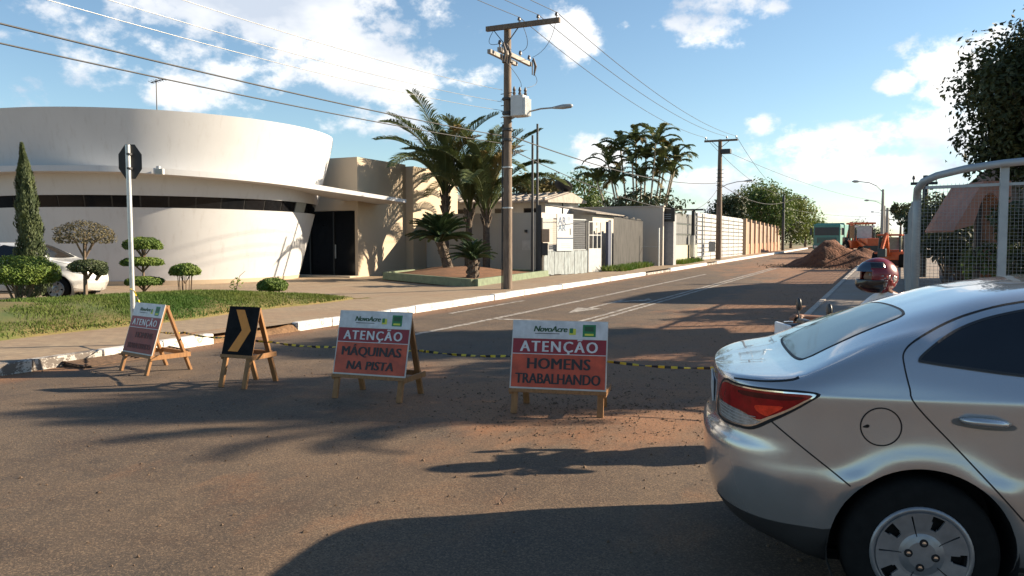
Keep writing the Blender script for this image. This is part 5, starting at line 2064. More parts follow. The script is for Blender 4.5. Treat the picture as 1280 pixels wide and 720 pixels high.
GR = 'trees on the plot behind the mesh fence'


def trr(label, lat, d, H, th, cr, ch, n, size, mat, seed, **k):
    x, y = CW(lat, d)
    return leafy_tree('shade_tree', label, (x, y, gz(y)), H, th, cr, ch, n, size, MATS[mat], seed=seed, group=GR, **k)


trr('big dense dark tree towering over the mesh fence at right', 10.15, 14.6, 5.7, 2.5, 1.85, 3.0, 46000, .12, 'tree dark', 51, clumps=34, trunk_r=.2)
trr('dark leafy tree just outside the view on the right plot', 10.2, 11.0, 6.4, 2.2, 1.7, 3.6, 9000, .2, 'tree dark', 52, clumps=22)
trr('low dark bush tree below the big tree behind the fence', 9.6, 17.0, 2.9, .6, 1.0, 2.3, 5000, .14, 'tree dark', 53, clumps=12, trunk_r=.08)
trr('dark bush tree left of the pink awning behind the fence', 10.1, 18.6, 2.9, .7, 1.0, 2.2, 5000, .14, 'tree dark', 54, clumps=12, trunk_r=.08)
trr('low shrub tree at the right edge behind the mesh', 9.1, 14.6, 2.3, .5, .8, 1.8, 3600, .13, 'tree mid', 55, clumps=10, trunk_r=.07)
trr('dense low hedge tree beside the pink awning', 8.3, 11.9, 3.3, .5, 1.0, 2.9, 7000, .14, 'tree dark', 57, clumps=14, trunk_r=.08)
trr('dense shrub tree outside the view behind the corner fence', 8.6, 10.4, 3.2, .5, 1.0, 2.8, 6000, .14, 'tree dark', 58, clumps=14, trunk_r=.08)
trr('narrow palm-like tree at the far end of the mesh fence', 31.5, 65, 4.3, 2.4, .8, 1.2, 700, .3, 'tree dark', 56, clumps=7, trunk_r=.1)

# loose stones and clods shed by the works
random.seed(77)
vs, fs = [], []


def clod(x, y, z, r):
    k = len(vs)
    a = random.uniform(0, 6.28)
    for dx, dy, dz in ((1, 0, 0), (0, 1, 0), (-1, 0, 0), (0, -1, 0), (0, 0, .8), (0, 0, -.5)):
        q = r * random.uniform(.65, 1.25)
        vs.append((x + q * (dx * math.cos(a) - dy * math.sin(a)), y + q * (dx * math.sin(a) + dy * math.cos(a)), z + q * dz))
    fs.extend([(k, k + 1, k + 4), (k + 1, k + 2, k + 4), (k + 2, k + 3, k + 4), (k + 3, k, k + 4), (k + 1, k, k + 5), (k + 2, k + 1, k + 5), (k + 3, k + 2, k + 5), (k, k + 3, k + 5)])


for i in range(5200):
    t = random.random()
    if t < .34:
        x, y = random.gauss(-2.6, .9), random.gauss(7.2, .8)
    elif t < .60:
        x, y = random.gauss(-2.3, .7), random.uniform(8, 30)
    elif t < .78:
        x, y = KX + abs(random.gauss(.05, .16)), random.uniform(4, 34)
    else:
        x, y = random.uniform(-9, 1), random.uniform(2.6, 12)
    if x > RX - .15 and y > 9.5 or x < KX + .02:
        continue
    clod(x, y, gz(y) + .002, abs(random.gauss(0, .006)) + .0025)
x0, y0 = PX(1043, 44.5)
for i in range(900):
    a, r = random.uniform(0, 6.28), random.gauss(2.6, .7)
    x, y = x0 + math.cos(a) * r, y0 + math.sin(a) * r * 1.1
    clod(x, y, gz(y) + .01, random.uniform(.02, .07))
tag(mesh_obj('gravel', vs, fs, M('loose stones', (0.075, 0.045, 0.026), .95, scale=4, col2=(0.15, 0.10, 0.065))), 'loose stones and clods of red earth scattered over the road', 'gravel', kind='stuff')
# ------------------------------------------------------------------ saloon car (s = metres from the tail, y to the left, z up)
def mk_paint(name, col, metal=.55, rough=.32):
    n = NT(name)
    fl = n.noise(900, 2, .5)
    du = n.noise(3.0, 6, .65)
    x, y, z = n.xyz()
    low = n.rng(n.math('ADD', z, n.math('MULTIPLY', n.math('SUBTRACT', du, .5), .5)), .75, .25)
    c = n.mix(n.rng(fl, .3, .7), tuple(v * .9 for v in col), col)
    c = n.mix(n.math('MULTIPLY', low, .35), c, (0.22, 0.16, 0.11))
    n.b.inputs['Coat Weight'].default_value = 1.0
    n.b.inputs['Coat Roughness'].default_value = .03
    return n.fin(c, n.rng(du, .3, .7, rough * .85, rough * 1.25), None, metal)


mk_paint('silver paint', (0.47, 0.475, 0.485), .66, .21)
mk_paint('white paint', (0.72, 0.72, 0.70), .1, .35)
mk_paint('blue paint', (0.02, 0.045, 0.10), .3, .35)
M('black plastic', (0.018, 0.018, 0.019), .6)
M('gap dark', (0.006, 0.006, 0.007), .8)
M('tinted glass', (0.006, 0.007, 0.009), .04, spec=.55)
M('rear glass', (0.03, 0.045, 0.055), .05, spec=.4)
M('lens red', (0.25, 0.004, 0.006), .2, var=.4, scale=18, spec=.35)
M('lens deep red', (0.07, 0.003, 0.005), .2, var=.3, scale=20, spec=.35)
M('lens clear', (0.42, 0.42, 0.41), .15, metal=.4, var=.35, scale=30, coat=.6)
M('chrome', (0.75, 0.75, 0.75), .12, metal=1.0)
M('hubcap silver', (0.26, 0.265, 0.28), .38, metal=.6, var=.12, scale=20)


def interp(tab, x):
    """monotone-ish cubic through (x, y) pairs"""
    n = len(tab)
    if x <= tab[0][0]:
        return tab[0][1]
    if x >= tab[-1][0]:
        return tab[-1][1]
    for i in range(n - 1):
        if x <= tab[i + 1][0]:
            break
    x0, y0 = tab[i]
    x1, y1 = tab[i + 1]
    h = x1 - x0

    def slope(k):
        if k <= 0 or k >= n - 1:
            k0, k1 = max(0, k - 1), min(n - 1, k + 1)
            return (tab[k1][1] - tab[k0][1]) / (tab[k1][0] - tab[k0][0])
        a = (tab[k][1] - tab[k - 1][1]) / (tab[k][0] - tab[k - 1][0])
        b = (tab[k + 1][1] - tab[k][1]) / (tab[k + 1][0] - tab[k][0])
        return 0 if a * b <= 0 else 2 * a * b / (a + b)
    m0, m1 = slope(i), slope(i + 1)
    t = (x - x0) / h
    return (2 * t ** 3 - 3 * t ** 2 + 1) * y0 + (t ** 3 - 2 * t ** 2 + t) * h * m0 + (-2 * t ** 3 + 3 * t ** 2) * y1 + (t ** 3 - t ** 2) * h * m1


CL = 4.27
ZT = [(0, .972), (.10, .99), (.2, 1.004), (.3, 1.014), (.42, 1.030), (.5, 1.058), (.6, 1.112), (.75, 1.19), (.9, 1.256), (1.06, 1.315), (1.28, 1.380), (1.56, 1.425), (2.0, 1.46), (2.45, 1.455), (2.7, 1.40), (3.0, 1.24), (3.2, 1.115), (3.32, 1.05), (3.45, 1.02), (3.8, .965), (4.05, .885), (4.2, .77), (4.27, .68)]
ZS = [(0, .957), (2.6, .957), (3.1, .945), (3.5, .90), (3.9, .82), (4.15, .70), (4.27, .60)]
KC = [(0, 0), (.40, 0), (.62, .32), (.9, .72), (1.15, .94), (1.35, 1), (2.5, 1), (2.75, .85), (3.05, .42), (3.3, 0), (4.27, 0)]
ZB = [(0, .30), (.3, .26), (.6, .20), (3.6, .20), (4.0, .22), (4.27, .26)]
REAR = [(.2, .17), (.3, .13), (.40, .075), (.5, .05), (.66, .045), (.70, .055), (.725, .088), (.80, .092), (.95, .098), (.99, .108), (1.03, .13), (1.2, .16)]
WHL = ((.92, .31), (3.45, .31))


def plan(s):
    a = b = 1.0
    if s < .58:
        a = max(0, 1 - (1 - s / .58) ** 2.6) ** (1 / 2.6)
    if s > CL - .95:
        b = max(0, 1 - (1 - (CL - s) / .95) ** 2.3) ** (1 / 2.3)
    return a * b


def section(s):
    zt, zs, k, zb = interp(ZT, s), interp(ZS, s), interp(KC, s), interp(ZB, s)
    q = zs / .957
    low = [(0, zb), (.55, zb), (.74, zb + .015), (.795, max(zb + .05, .27)), (.822, .375 * q), (.824, .39 * q), (.838, .50 * q), (.8500, .585 * q), (.8495, .612 * q), (.8440, .66 * q), (.8425, .76 * q), (.8435, .86 * q), (.8465, .935 * q), (.8455, .953 * q), (.8425, .966 * q)]
    zs2 = .966 * q
    hd = zt - zs2
    deck = [(.828, zs2 + hd * .40), (.806, zs2 + hd * .72), (.775, zs2 + hd * .90), (.72, zs2 + hd * .965), (.62, zs2 + hd * .99), (.35, zt + .001), (.18, zt)]
    z3, z5 = zs2 + min(.189, .62 * hd), zt - min(.068, .15 * hd)
    cab = [(.826, zs2 + min(.034, .24 * hd)), (.782, zs2 + min(.109, .45 * hd)), (.738, z3), (.672, (z3 + z5) / 2 + min(.014, .05 * hd)), (.605, z5), (.50, zt - min(.022, .05 * hd)), (.26, zt - min(.004, .01 * hd))]
    up = [(a[0] * (1 - k) + b[0] * k, a[1] * (1 - k) + b[1] * k) for a, b in zip(deck, cab)]
    pts = low + up + [(0, zt)]
    p = plan(s)
    return [(y * p, z) for y, z in pts]


def crom(pts, sub):
    out = []
    n = len(pts)
    for i in range(n - 1):
        p0, p1, p2, p3 = (Vector(pts[max(i - 1, 0)]), Vector(pts[i]), Vector(pts[i + 1]), Vector(pts[min(i + 2, n - 1)]))
        # centripetal parameterisation avoids overshoot at the tight corners
        t0 = 0
        t1 = t0 + max(1e-4, (p1 - p0).length ** .5)
        t2 = t1 + max(1e-4, (p2 - p1).length ** .5)
        t3 = t2 + max(1e-4, (p3 - p2).length ** .5)
        for j in range(sub):
            t = t1 + (t2 - t1) * j / sub
            A1 = p0 * ((t1 - t) / (t1 - t0)) + p1 * ((t - t0) / (t1 - t0)) if i > 0 else p0.lerp(p1, 1.0)
            A2 = p1 * ((t2 - t) / (t2 - t1)) + p2 * ((t - t1) / (t2 - t1))
            A3 = p2 * ((t3 - t) / (t3 - t2)) + p3 * ((t - t2) / (t3 - t2)) if i < n - 2 else p2
            if i == 0 or i == n - 2:
                out.append(p1.lerp(p2, j / sub))
                continue
            B1 = A1 * ((t2 - t) / (t2 - t0)) + A2 * ((t - t0) / (t2 - t0))
            B2 = A2 * ((t3 - t) / (t3 - t1)) + A3 * ((t - t1) / (t3 - t1))
            out.append(B1 * ((t2 - t) / (t2 - t1)) + B2 * ((t - t1) / (t2 - t1)))
    out.append(Vector(pts[-1]))
    return out


def car_surface():
    ss = [.58 * (i / 26) ** 2.1 for i in range(27)]
    ss[0] = .0002
    n = 100
    ss += [.58 + (CL - .95 - .58) * i / n for i in range(1, n)]
    ss += [CL - .95 * (1 - i / 26) ** 2.0 for i in range(27)]
    ss[-1] = CL - .0003
    verts, faces = [], []
    M_ = None
    for s in ss:
        half = crom(section(s), 4)
        row = []
        for p in half:
            y, z = p
            so = s
            if s < .5:
                so = s + interp(REAR, z) * (1 - s / .5)
            if s > CL - .6:
                so = s - (.10 * max(0, (z - .55) / .3) ** 1.2 if z > .55 else .12 * max(0, (.45 - z) / .25)) * (1 - (CL - s) / .6)
            for wx, wz in WHL:
                d = math.hypot(so - wx, z - wz)
                if y > .6 and z > .32 and d < .6:
                    y += .016 * math.exp(-((d - .385) / .055) ** 2)
            row.append((so, y, z))
        full = [(a, -b, c) for a, b, c in row] + [(a, b, c) for a, b, c in reversed(row[:-1])][:-1]
        M_ = len(full)
        verts += full
    for i in range(len(ss) - 1):
        for j in range(M_):
            a, b = i * M_ + j, i * M_ + (j + 1) % M_
            faces.append((a, b, b + M_, a + M_))
    # close tail and nose with strips that follow the profile
    top_ = M_ // 2
    for base in (0, (len(ss) - 1) * M_):
        faces.append((base, base + 1, base + M_ - 1))
        for j in range(1, top_ - 1):
            faces.append((base + j, base + j + 1, base + M_ - j - 1, base + M_ - j))
        faces.append((base + top_ - 1, base + top_, base + M_ - top_ + 1))
    return verts, faces


def inside(poly, x, y):
    c = False
    n = len(poly)
    for i in range(n):
        x0, y0 = poly[i]
        x1, y1 = poly[(i + 1) % n]
        if (y0 > y) != (y1 > y) and x < (x1 - x0) * (y - y0) / (y1 - y0) + x0:
            c = not c
    return c


R_DOOR = [(2.06, 1.405), (1.7, 1.395), (1.343, 1.345), (1.16, 1.298), (1.01, 1.24), (.90, 1.185), (.85, 1.14), (.845, 1.09), (.86, 1.0), (.885, .93), (1.06, .74), (1.295, .479), (1.37, .38), (1.42, .29), (2.04, .28)]
F_DOOR = [(2.07, 1.405), (2.4, 1.39), (2.66, 1.345), (2.9, 1.215), (3.10, 1.085), (3.12, 1.0), (3.06, .9), (3.0, .6), (2.98, .29), (2.05, .28)]
BUMPER = [(-.2, .0), (-.2, .735), (.10, .735), (.14, .757), (.255, .768), (.33, .826), (.636, .587), (.60, .0)]
TRUNK = [(-.1, 1.3), (-.1, .735), (.10, .735), (.125, .765), (.14, .965), (.21, .979), (.30, .991), (.38, 1.004), (.425, 1.015), (.43, 1.3)]
FBUMP = [(4.5, 0), (3.82, 0), (3.80, .60), (4.05, .66), (4.5, .66)]
BONNET = [(3.30, 1.3), (3.30, 1.03), (3.5, .985), (3.9, .90), (4.12, .80), (4.5, .66), (4.5, 1.3)]

cv, cf_ = car_surface()
_me = bpy.data.meshes.new('tmp')
_me.from_pydata(cv, [], cf_)
_me.update()
_bm = bmesh.new()
_bm.from_mesh(_me)
bmesh.ops.recalc_face_normals(_bm, faces=_bm.faces[:])
_bm.normal_update()
_bm.verts.ensure_lookup_table()
NRM = [v.normal.copy() for v in _bm.verts]
cf_ = [tuple(v.index for v in f.verts) for f in _bm.faces]
_bm.free()
bpy.data.meshes.remove(_me)
# skin vertices just inside a wheel opening are pulled onto its edge
cross = set()
for f in cf_:
    for wx, wz in WHL:
        ds_ = [math.hypot(cv[i][0] - wx, cv[i][2] - wz) for i in f]
        if min(ds_) < .362 < max(ds_):
            cross |= {i for i, q in zip(f, ds_) if q < .362}
for i, v in enumerate(cv):
    for wx, wz in WHL:
        d = math.hypot(v[0] - wx, v[2] - wz)
        if abs(v[1]) > .55 and d < .362 and i in cross:
            k = .362 / d
            cv[i] = (wx + (v[0] - wx) * k, v[1], wz + (v[2] - wz) * k)
bm_v = [Vector(v) for v in cv]
CAR_BVH = BVHTree.FromPolygons(bm_v, cf_)
groups = {}
for f in cf_:
    c = Vector((0, 0, 0))
    for i in f:
        c += bm_v[i]
    c /= len(f)
    cut = False
    for wx, wz in WHL:
        if abs(c.y) > .52 and math.hypot(c.x - wx, c.z - wz) < .3605:
            cut = True
    if cut:
        continue
    s, z = c.x, c.z
    if s < .66 and z < .387:
        g = 'bumper_lip'
    elif inside(BUMPER, s, z):
        g = 'rear_bumper'
    elif inside(TRUNK, s, z) and abs(c.y) < .72:
        g = 'boot_lid'
    elif inside(R_DOOR, s, z) and abs(c.y) > .5:
        g = 'rear_door' + ('_r' if c.y < 0 else '_l')
    elif inside(F_DOOR, s, z) and abs(c.y) > .5:
        g = 'front_door' + ('_r' if c.y < 0 else '_l')
    elif inside(FBUMP, s, z):
        g = 'front_bumper'
    elif inside(BONNET, s, z) and abs(c.y) < .66 * plan(min(s, CL)) + .02:
        g = 'bonnet'
    else:
        g = 'body'
    groups.setdefault(g, []).append(f)


def sub_mesh(name, faces, mat, parent):
    ids = sorted({i for f in faces for i in f})
    mp = {i: k for k, i in enumerate(ids)}
    me = bpy.data.meshes.new(name)
    me.from_pydata([cv[i] for i in ids], [], [tuple(mp[i] for i in f) for f in faces])
    me.materials.append(mat)
    me.polygons.foreach_set('use_smooth', [True] * len(me.polygons))
    me.update()
    me.normals_split_custom_set_from_vertices([tuple(NRM[i]) for i in ids])
    o = bpy.data.objects.new(name, me)
    COL.objects.link(o)
    o.parent = parent
    return o


def hit_side(s, z, sgn, off):
    """point on the car's side seen square on; sgn -1 is the right-hand side"""
    h = CAR_BVH.ray_cast(Vector((s, sgn * 2, z)), Vector((0, -sgn, 0)))
    if h[0] is None:
        return None
    n = h[1]
    if n.y * sgn < 0:
        n = -n
    return h[0] + n * off


def hit_top(s, y, off):
    h = CAR_BVH.ray_cast(Vector((s, y, 3)), Vector((0, 0, -1)))
    n = h[1] if h[1].z > 0 else -h[1]
    return h[0] + n * off


def smooth_poly(pts, sub=5, closed=True):
    out = []
    n = len(pts)
    for i in range(n if closed else n - 1):
        p0, p1, p2, p3 = (Vector(pts[(i + k) % n]) if closed else Vector(pts[min(max(i + k, 0), n - 1)]) for k in (-1, 0, 1, 2))
        for j in range(sub):
            t = j / sub
            out.append(tuple(.5 * ((2 * p1) + (-p0 + p2) * t + (2 * p0 - 5 * p1 + 4 * p2 - p3) * t * t + (-p0 + 3 * p1 - 3 * p2 + p3) * t ** 3)))
    if not closed:
        out.append(tuple(pts[-1]))
    return out


def patch(name, poly, mat, parent, sgn=-1, off=.002, step=.03, top=False, hit=None):
    """lays a flat outline onto the body skin as a fine mesh"""
    bm = bmesh.new()
    bm.faces.new([bm.verts.new((a, b, 0)) for a, b in poly])
    for ax in (0, 1):
        lo, hi = min(p[ax] for p in poly), max(p[ax] for p in poly)
        c = lo + step
        while c < hi:
            co = [0, 0, 0]
            no = [0, 0, 0]
            co[ax], no[ax] = c, 1
            bmesh.ops.bisect_plane(bm, geom=bm.verts[:] + bm.edges[:] + bm.faces[:], plane_co=co, plane_no=no)
            c += step
    bmesh.ops.triangulate(bm, faces=[f for f in bm.faces if len(f.verts) > 4])
    for v in bm.verts:
        a, b = v.co.x, v.co.y
        p = hit_top(a, b, off) if top else hit_side(a, b, sgn, off)
        if p is None:
            p = Vector((a, sgn * .5, b))
        v.co = p
    bmesh.ops.recalc_face_normals(bm, faces=bm.faces[:])
    me = bpy.data.meshes.new(name)
    bm.to_mesh(me)
    bm.free()
    me.materials.append(mat)
    me.polygons.foreach_set('use_smooth', [True] * len(me.polygons))
    # make sure faces look outward
    me.update()
    o = bpy.data.objects.new(name, me)
    COL.objects.link(o)
    o.parent = parent
    return o


def seam(name, line, parent, sgn=-1, w=.0035, off=.0014, mat=None, top=False):
    """narrow dark joint lying along a line on the skin"""
    pts = []
    for a, b in zip(line[:-1], line[1:]):
        a, b = Vector(a), Vector(b)
        n = max(1, int((b - a).length / .02))
        pts += [a.lerp(b, i / n) for i in range(n)]
    pts.append(Vector(line[-1]))
    vs, fs = [], []
    for i, p in enumerate(pts):
        d = (pts[min(i + 1, len(pts) - 1)] - pts[max(i - 1, 0)]).normalized()
        n = Vector((-d.y, d.x))
        for k in (-1, 1):
            q = p + n * w * k
            h = hit_top(q.x, q.y, off) if top else hit_side(q.x, q.y, sgn, off)
            vs.append(h if h else Vector((q.x, sgn * .6, q.y)))
    for i in range(len(pts) - 1):
        fs.append((2 * i, 2 * i + 1, 2 * i + 3, 2 * i + 2))
    return mesh_obj(name, vs, fs, mat or MATS['gap dark'], parent)


def make_hubcap(par, sgn, c):
    """five-spoke wheel trim facing sgn*y, centred on c"""
    y0 = c[1]
    w = wheel = MB().lathe([(.165, -.095), (.20, -.098), (.285, -.092), (.305, -.07), (.311, -.03), (.311, .03), (.305, .07), (.285, .092), (.20, .098), (.165, .095), (.165, -.095)], 48, c, 'y').build('tyre', MATS['rubber'], par, auto=50)
    f = y0 + sgn * .099
    MB().lathe([(.001, 0), (.18, 0)], 32, (c[0], y0 + sgn * .065, c[2]), 'y').build('wheel_disc', MATS['gap dark'], w)
    ring = MB()
    ring.lathe([(.172, y0 + sgn * .05), (.176, f), (.188, f + sgn * .008), (.200, f + sgn * .003), (.203, f - sgn * .012)], 48, (c[0], 0, c[2]), 'y', cap=False)
    ring.build('trim_ring', MATS['hubcap silver'], w, smooth=True)
    # pressed trim plate: five broad spokes, a window between each pair, a slot along each spoke
    NA, rs_ = 150, [.0, .03, .055, .075, .088, .10, .112, .122, .134, .146, .157, .166, .172, .178]

    def dish(r):
        return f + sgn * (.004 if r < .06 else .004 - .010 * min(1, (r - .06) / .03) + .010 * max(0, (r - .09) / .09))
    vs, fs = [], []
    for r in rs_:
        for i in range(NA):
            a = 2 * math.pi * i / NA
            vs.append((c[0] + r * math.cos(a), dish(r), c[2] + r * math.sin(a)))
    for j in range(len(rs_) - 1):
        rm_ = (rs_[j] + rs_[j + 1]) / 2
        for i in range(NA):
            am = (math.degrees(2 * math.pi * (i + .5) / NA) - 104) % 72
            am = am - 72 if am > 36 else am
            win_ = abs(abs(am) - 36) < 6.5 + 40 * max(0, rm_ - .118) and .112 < rm_ < .172
            slot = abs(am) < 1.3 and .078 < rm_ < .166
            if win_ or slot:
                continue
            q = (j * NA + i, j * NA + (i + 1) % NA, (j + 1) * NA + (i + 1) % NA, (j + 1) * NA + i)
            fs.append(q)
    pl2 = mesh_obj('trim_plate', vs, fs, MATS['hubcap silver'], w)
    sd_ = pl2.modifiers.new('thick', 'SOLIDIFY')
    sd_.thickness = .012
    sd_.offset = 0
    for k in range(4):
        a = rad(45 + 90 * k + 38)
        cc = (c[0] + .052 * math.cos(a), 0, c[2] + .052 * math.sin(a))
        MB().lathe([(.017, f - sgn * .002), (.017, f + sgn * .0112), (.011, f + sgn * .0115)], 12, cc, 'y').build('nut_recess', MATS['gap dark'], w)
        MB().lathe([(.009, f), (.009, f + sgn * .015), (.001, f + sgn * .016)], 6, cc, 'y').build('wheel_nut', MATS['chrome'], w)
    return w


def make_car(label, paint, loc, rotz):
    t = thing('parked_car', label, 'car', loc, rotz)
    P_ = MATS[paint]
    parts = {}
    for g, fs in groups.items():
        nm = g.replace('_r', '').replace('_l', '') if g.endswith(('_r', '_l')) else g
        if g == 'bumper_lip':
            nm = 'bumper_lip'
        if g == 'boot_lid':
            nm = 'boot_lid'
        if g.startswith('rear_door'):
            nm = 'rear_door'
        if g.startswith('front_door'):
            nm = 'front_door'
        parts[g] = sub_mesh(nm, fs, MATS['black plastic'] if g == 'bumper_lip' else P_, t)
    for sgn, sd in ((-1, 'r'), (1, 'l')):
        rd, fd = parts['rear_door_' + sd], parts['front_door_' + sd]
        seam('door_gap', smooth_poly(R_DOOR[:14], 4, False), rd, sgn, .003)
        seam('door_gap', [(2.055, .30), (2.052, .9), (2.06, 1.39)], fd, sgn, .004)
        seam('door_gap', [(3.10, 1.085), (3.12, 1.0), (3.06, .9), (3.0, .6), (2.98, .3)], fd, sgn, .004)
        seam('bumper_gap', [(.325, .824), (.636, .585)], parts['rear_bumper'], sgn, .003)
        seam('boot_gap', smooth_poly([(.175, .972), (.21, .979), (.26, .986), (.32, .994), (.38, 1.004), (.415, 1.012), (.435, 1.02)], 4, False), parts['boot_lid'], sgn, .003)
        seam('bonnet_gap', [(3.34, 1.02), (3.5, .975), (3.9, .885), (4.08, .80)], parts['bonnet'], sgn, .003)
        # glass
        wf = smooth_poly([(.905, 1.112), (.94, 1.148), (1.01, 1.195), (1.09, 1.235), (1.2, 1.276), (1.337, 1.31), (1.55, 1.346), (1.8, 1.362), (2.0, 1.365), (2.01, 1.2), (2.01, 1.035), (1.7, 1.042), (1.311, 1.06), (1.05, 1.088), (.93, 1.104)], 3)
        patch('window', wf, MATS['tinted glass'], rd, sgn, .005, .03)
        seam('window_seal', wf + [wf[0]], rd, sgn, .0045, .0058, MATS['black plastic'])
        wf = smooth_poly([(2.09, 1.365), (2.3, 1.36), (2.5, 1.335), (2.7, 1.265), (2.9, 1.14), (3.0, 1.06), (2.98, 1.02), (2.6, 1.02), (2.2, 1.03), (2.09, 1.033)], 3)
        patch('window', wf, MATS['tinted glass'], fd, sgn, .005, .03)
        patch('pillar_trim', [(2.015, 1.362), (2.085, 1.362), (2.085, 1.033), (2.015, 1.035)], MATS['black plastic'], fd, sgn, .002, .04)
        # tail light: dark surround, pale rim, red and clear lenses
        OUT = smooth_poly([(.135, .952), (.185, .958), (.27, .965), (.36, .970), (.445, .972), (.515, .962), (.47, .925), (.40, .874), (.323, .821), (.255, .772), (.20, .760), (.115, .757), (.115, .87)], 3)
        RIM = smooth_poly([(.138, .944), (.185, .949), (.27, .956), (.36, .961), (.44, .963), (.497, .958), (.455, .925), (.39, .88), (.316, .833), (.25, .785), (.20, .772), (.12, .768), (.12, .87)], 3)
        LEN = smooth_poly([(.141, .938), (.185, .943), (.27, .950), (.36, .955), (.435, .957), (.483, .953), (.445, .928), (.385, .887), (.31, .842), (.27, .822), (.20, .842), (.125, .846), (.124, .90)], 3)
        CLR = smooth_poly([(.124, .842), (.20, .838), (.262, .816), (.283, .814), (.25, .793), (.20, .778), (.124, .774), (.122, .81)], 3)
        DEEP = smooth_poly([(.20, .932), (.30, .942), (.38, .945), (.455, .945), (.40, .928), (.30, .92), (.21, .915)], 3)
        HOT = smooth_poly([(.262, .882), (.31, .892), (.37, .896), (.33, .86), (.305, .845), (.27, .858)], 3)
        tl = patch('tail_light', OUT, MATS['gap dark'], t, sgn, .002, .02)
        patch('lamp_rim', RIM, MATS['chrome'], tl, sgn, .0032, .02)
        patch('red_lens', LEN, MATS['lens red'], tl, sgn, .0046, .02)
        patch('dark_band', DEEP, MATS['lens deep red'], tl, sgn, .0056, .02)
        patch('reflector', HOT, M('lens bright', (.85, .05, .02), .2, var=.3, scale=40, spec=.3), tl, sgn, .0058, .02)
        cl_ = patch('clear_lens', CLR, MATS['lens clear'], tl, sgn, .0046, .015)
        for k in range(4):
            z = .785 + k * .014
            seam('lens_rib', [(.128, z + .003), (.20, z), (.235 + .01 * k, z + .004)], tl, sgn, .0014, .006, MATS['grey metal'])
        # handles
        for par, s0 in ((rd, 1.035), (fd, 2.16)):
            patch('handle_recess', smooth_poly([(s0 - .01, .862), (s0 + .1, .845), (s0 + .205, .846), (s0 + .21, .868), (s0 + .1, .885), (s0, .888)], 4), M('recess', (.12, .12, .12), .5), par, sgn, .0018, .03)
            q = [hit_side(s0 + .012, .882, sgn, .006), hit_side(s0 + .05, .884, sgn, .034), hit_side(s0 + .15, .879, sgn, .036), hit_side(s0 + .195, .872, sgn, .008)]
            h_ = MB().tube([q[0], q[0].lerp(q[1], .6), q[1], q[1].lerp(q[2], .5), q[2], q[2].lerp(q[3], .5), q[3]], [.008, .014, .017, .0175, .017, .013, .008], 10).build('handle', P_, par, smooth=True)
        # mirror
        q = hit_side(2.93, 1.03, sgn, .0)
        mm = MB()
        mm.tube([q, q + Vector((.01, sgn * .07, .02)), q + Vector((.015, sgn * .12, .05))], [.02, .02, .02], 8)
        mm.tube([q + Vector((-.035, sgn * .14, .055)), q + Vector((-.01, sgn * .14, .055)), q + Vector((.03, sgn * .14, .055)), q + Vector((.085, sgn * .13, .05))], [.06, .085, .085, .03], 12)
        mm.build('mirror', P_ if paint != 'white paint' else MATS['black plastic'], fd, smooth=True)
        # head light
        HL = smooth_poly([(3.70, .79), (3.85, .80), (4.0, .785), (4.1, .74), (4.13, .67), (4.05, .655), (3.9, .69), (3.78, .74)], 3)
        patch('head_light', HL, MATS['lens clear'], t, sgn, .004, .02)
        # sill moulding
        seam('sill_trim', [(1.3, .262), (2.0, .262), (3.05, .262)], t, sgn, .012, .004, MATS['black plastic'])
        # wheels and arch liners
        for wx, wz in WHL:
            make_hubcap(t, sgn, (wx, sgn * .742, wz))
            m = MB()
            nn_ = 26
            vs, fs = [], []
            for i in range(nn_ + 1):
                a = math.pi * (-.16 + 1.32 * i / nn_)
                for yy, r in ((sgn * .845, .363), (sgn * .83, .370), (sgn * .5, .37)):
                    x_, z_ = wx + r * math.cos(a), wz + r * math.sin(a)
                    if yy == sgn * .845:
                        hp = hit_side(wx + .368 * math.cos(a), wz + .368 * math.sin(a), sgn, -.014)
                        yy = hp.y if hp else yy
                    vs.append((x_, yy, z_))
            for i in range(nn_):
                for j in range(2):
                    k = i * 3 + j
                    fs.append((k, k + 1, k + 4, k + 3))
            m.add(vs, fs)
            m.add([(wx + .37 * math.cos(math.pi * (-.16 + 1.32 * i / nn_)), sgn * .5, wz + .37 * math.sin(math.pi * (-.16 + 1.32 * i / nn_))) for i in range(nn_ + 1)], [tuple(range(nn_ + 1))])
            m.build('wheel_arch', MATS['gap dark'], t)
    # fuel flap on the right rear wing
    ci = [(.752 + .079 * math.cos(2 * math.pi * i / 36), .837 + .079 * math.sin(2 * math.pi * i / 36)) for i in range(37)]
    seam('fuel_flap_gap', ci, t, -1, .0028)
    patch('fuel_flap', [(.752 + .0745 * math.cos(2 * math.pi * i / 36), .837 + .0745 * math.sin(2 * math.pi * i / 36)) for i in range(36)], P_, t, -1, .0008, .02)
    patch('flap_notch', smooth_poly([(.680, .833), (.70, .845), (.708, .838), (.70, .830)], 3), MATS['gap dark'], t, -1, .0016, .02)
    # screens
    rw = smooth_poly([(.465, 0), (.468, -.25), (.48, -.40), (.505, -.445), (.60, -.44), (.80, -.42), (.92, -.39), (.955, -.26), (.962, 0), (.955, .26), (.92, .39), (.80, .42), (.60, .44), (.505, .445), (.48, .40), (.468, .25)], 3)
    patch('rear_screen', rw, MATS['rear glass'], t, -1, .002, .05, True)
    seam('screen_seal', rw + [rw[0]], t, -1, .006, .0026, MATS['black plastic'], True)
    ws = smooth_poly([(2.66, 0), (2.67, -.35), (2.70, -.50), (2.85, -.56), (3.15, -.64), (3.25, -.62), (3.29, -.3), (3.30, 0), (3.29, .3), (3.25, .62), (3.15, .64), (2.85, .56), (2.70, .50), (2.67, .35)], 3)
    patch('windscreen', ws, MATS['tinted glass'], t, -1, .002, .05, True)
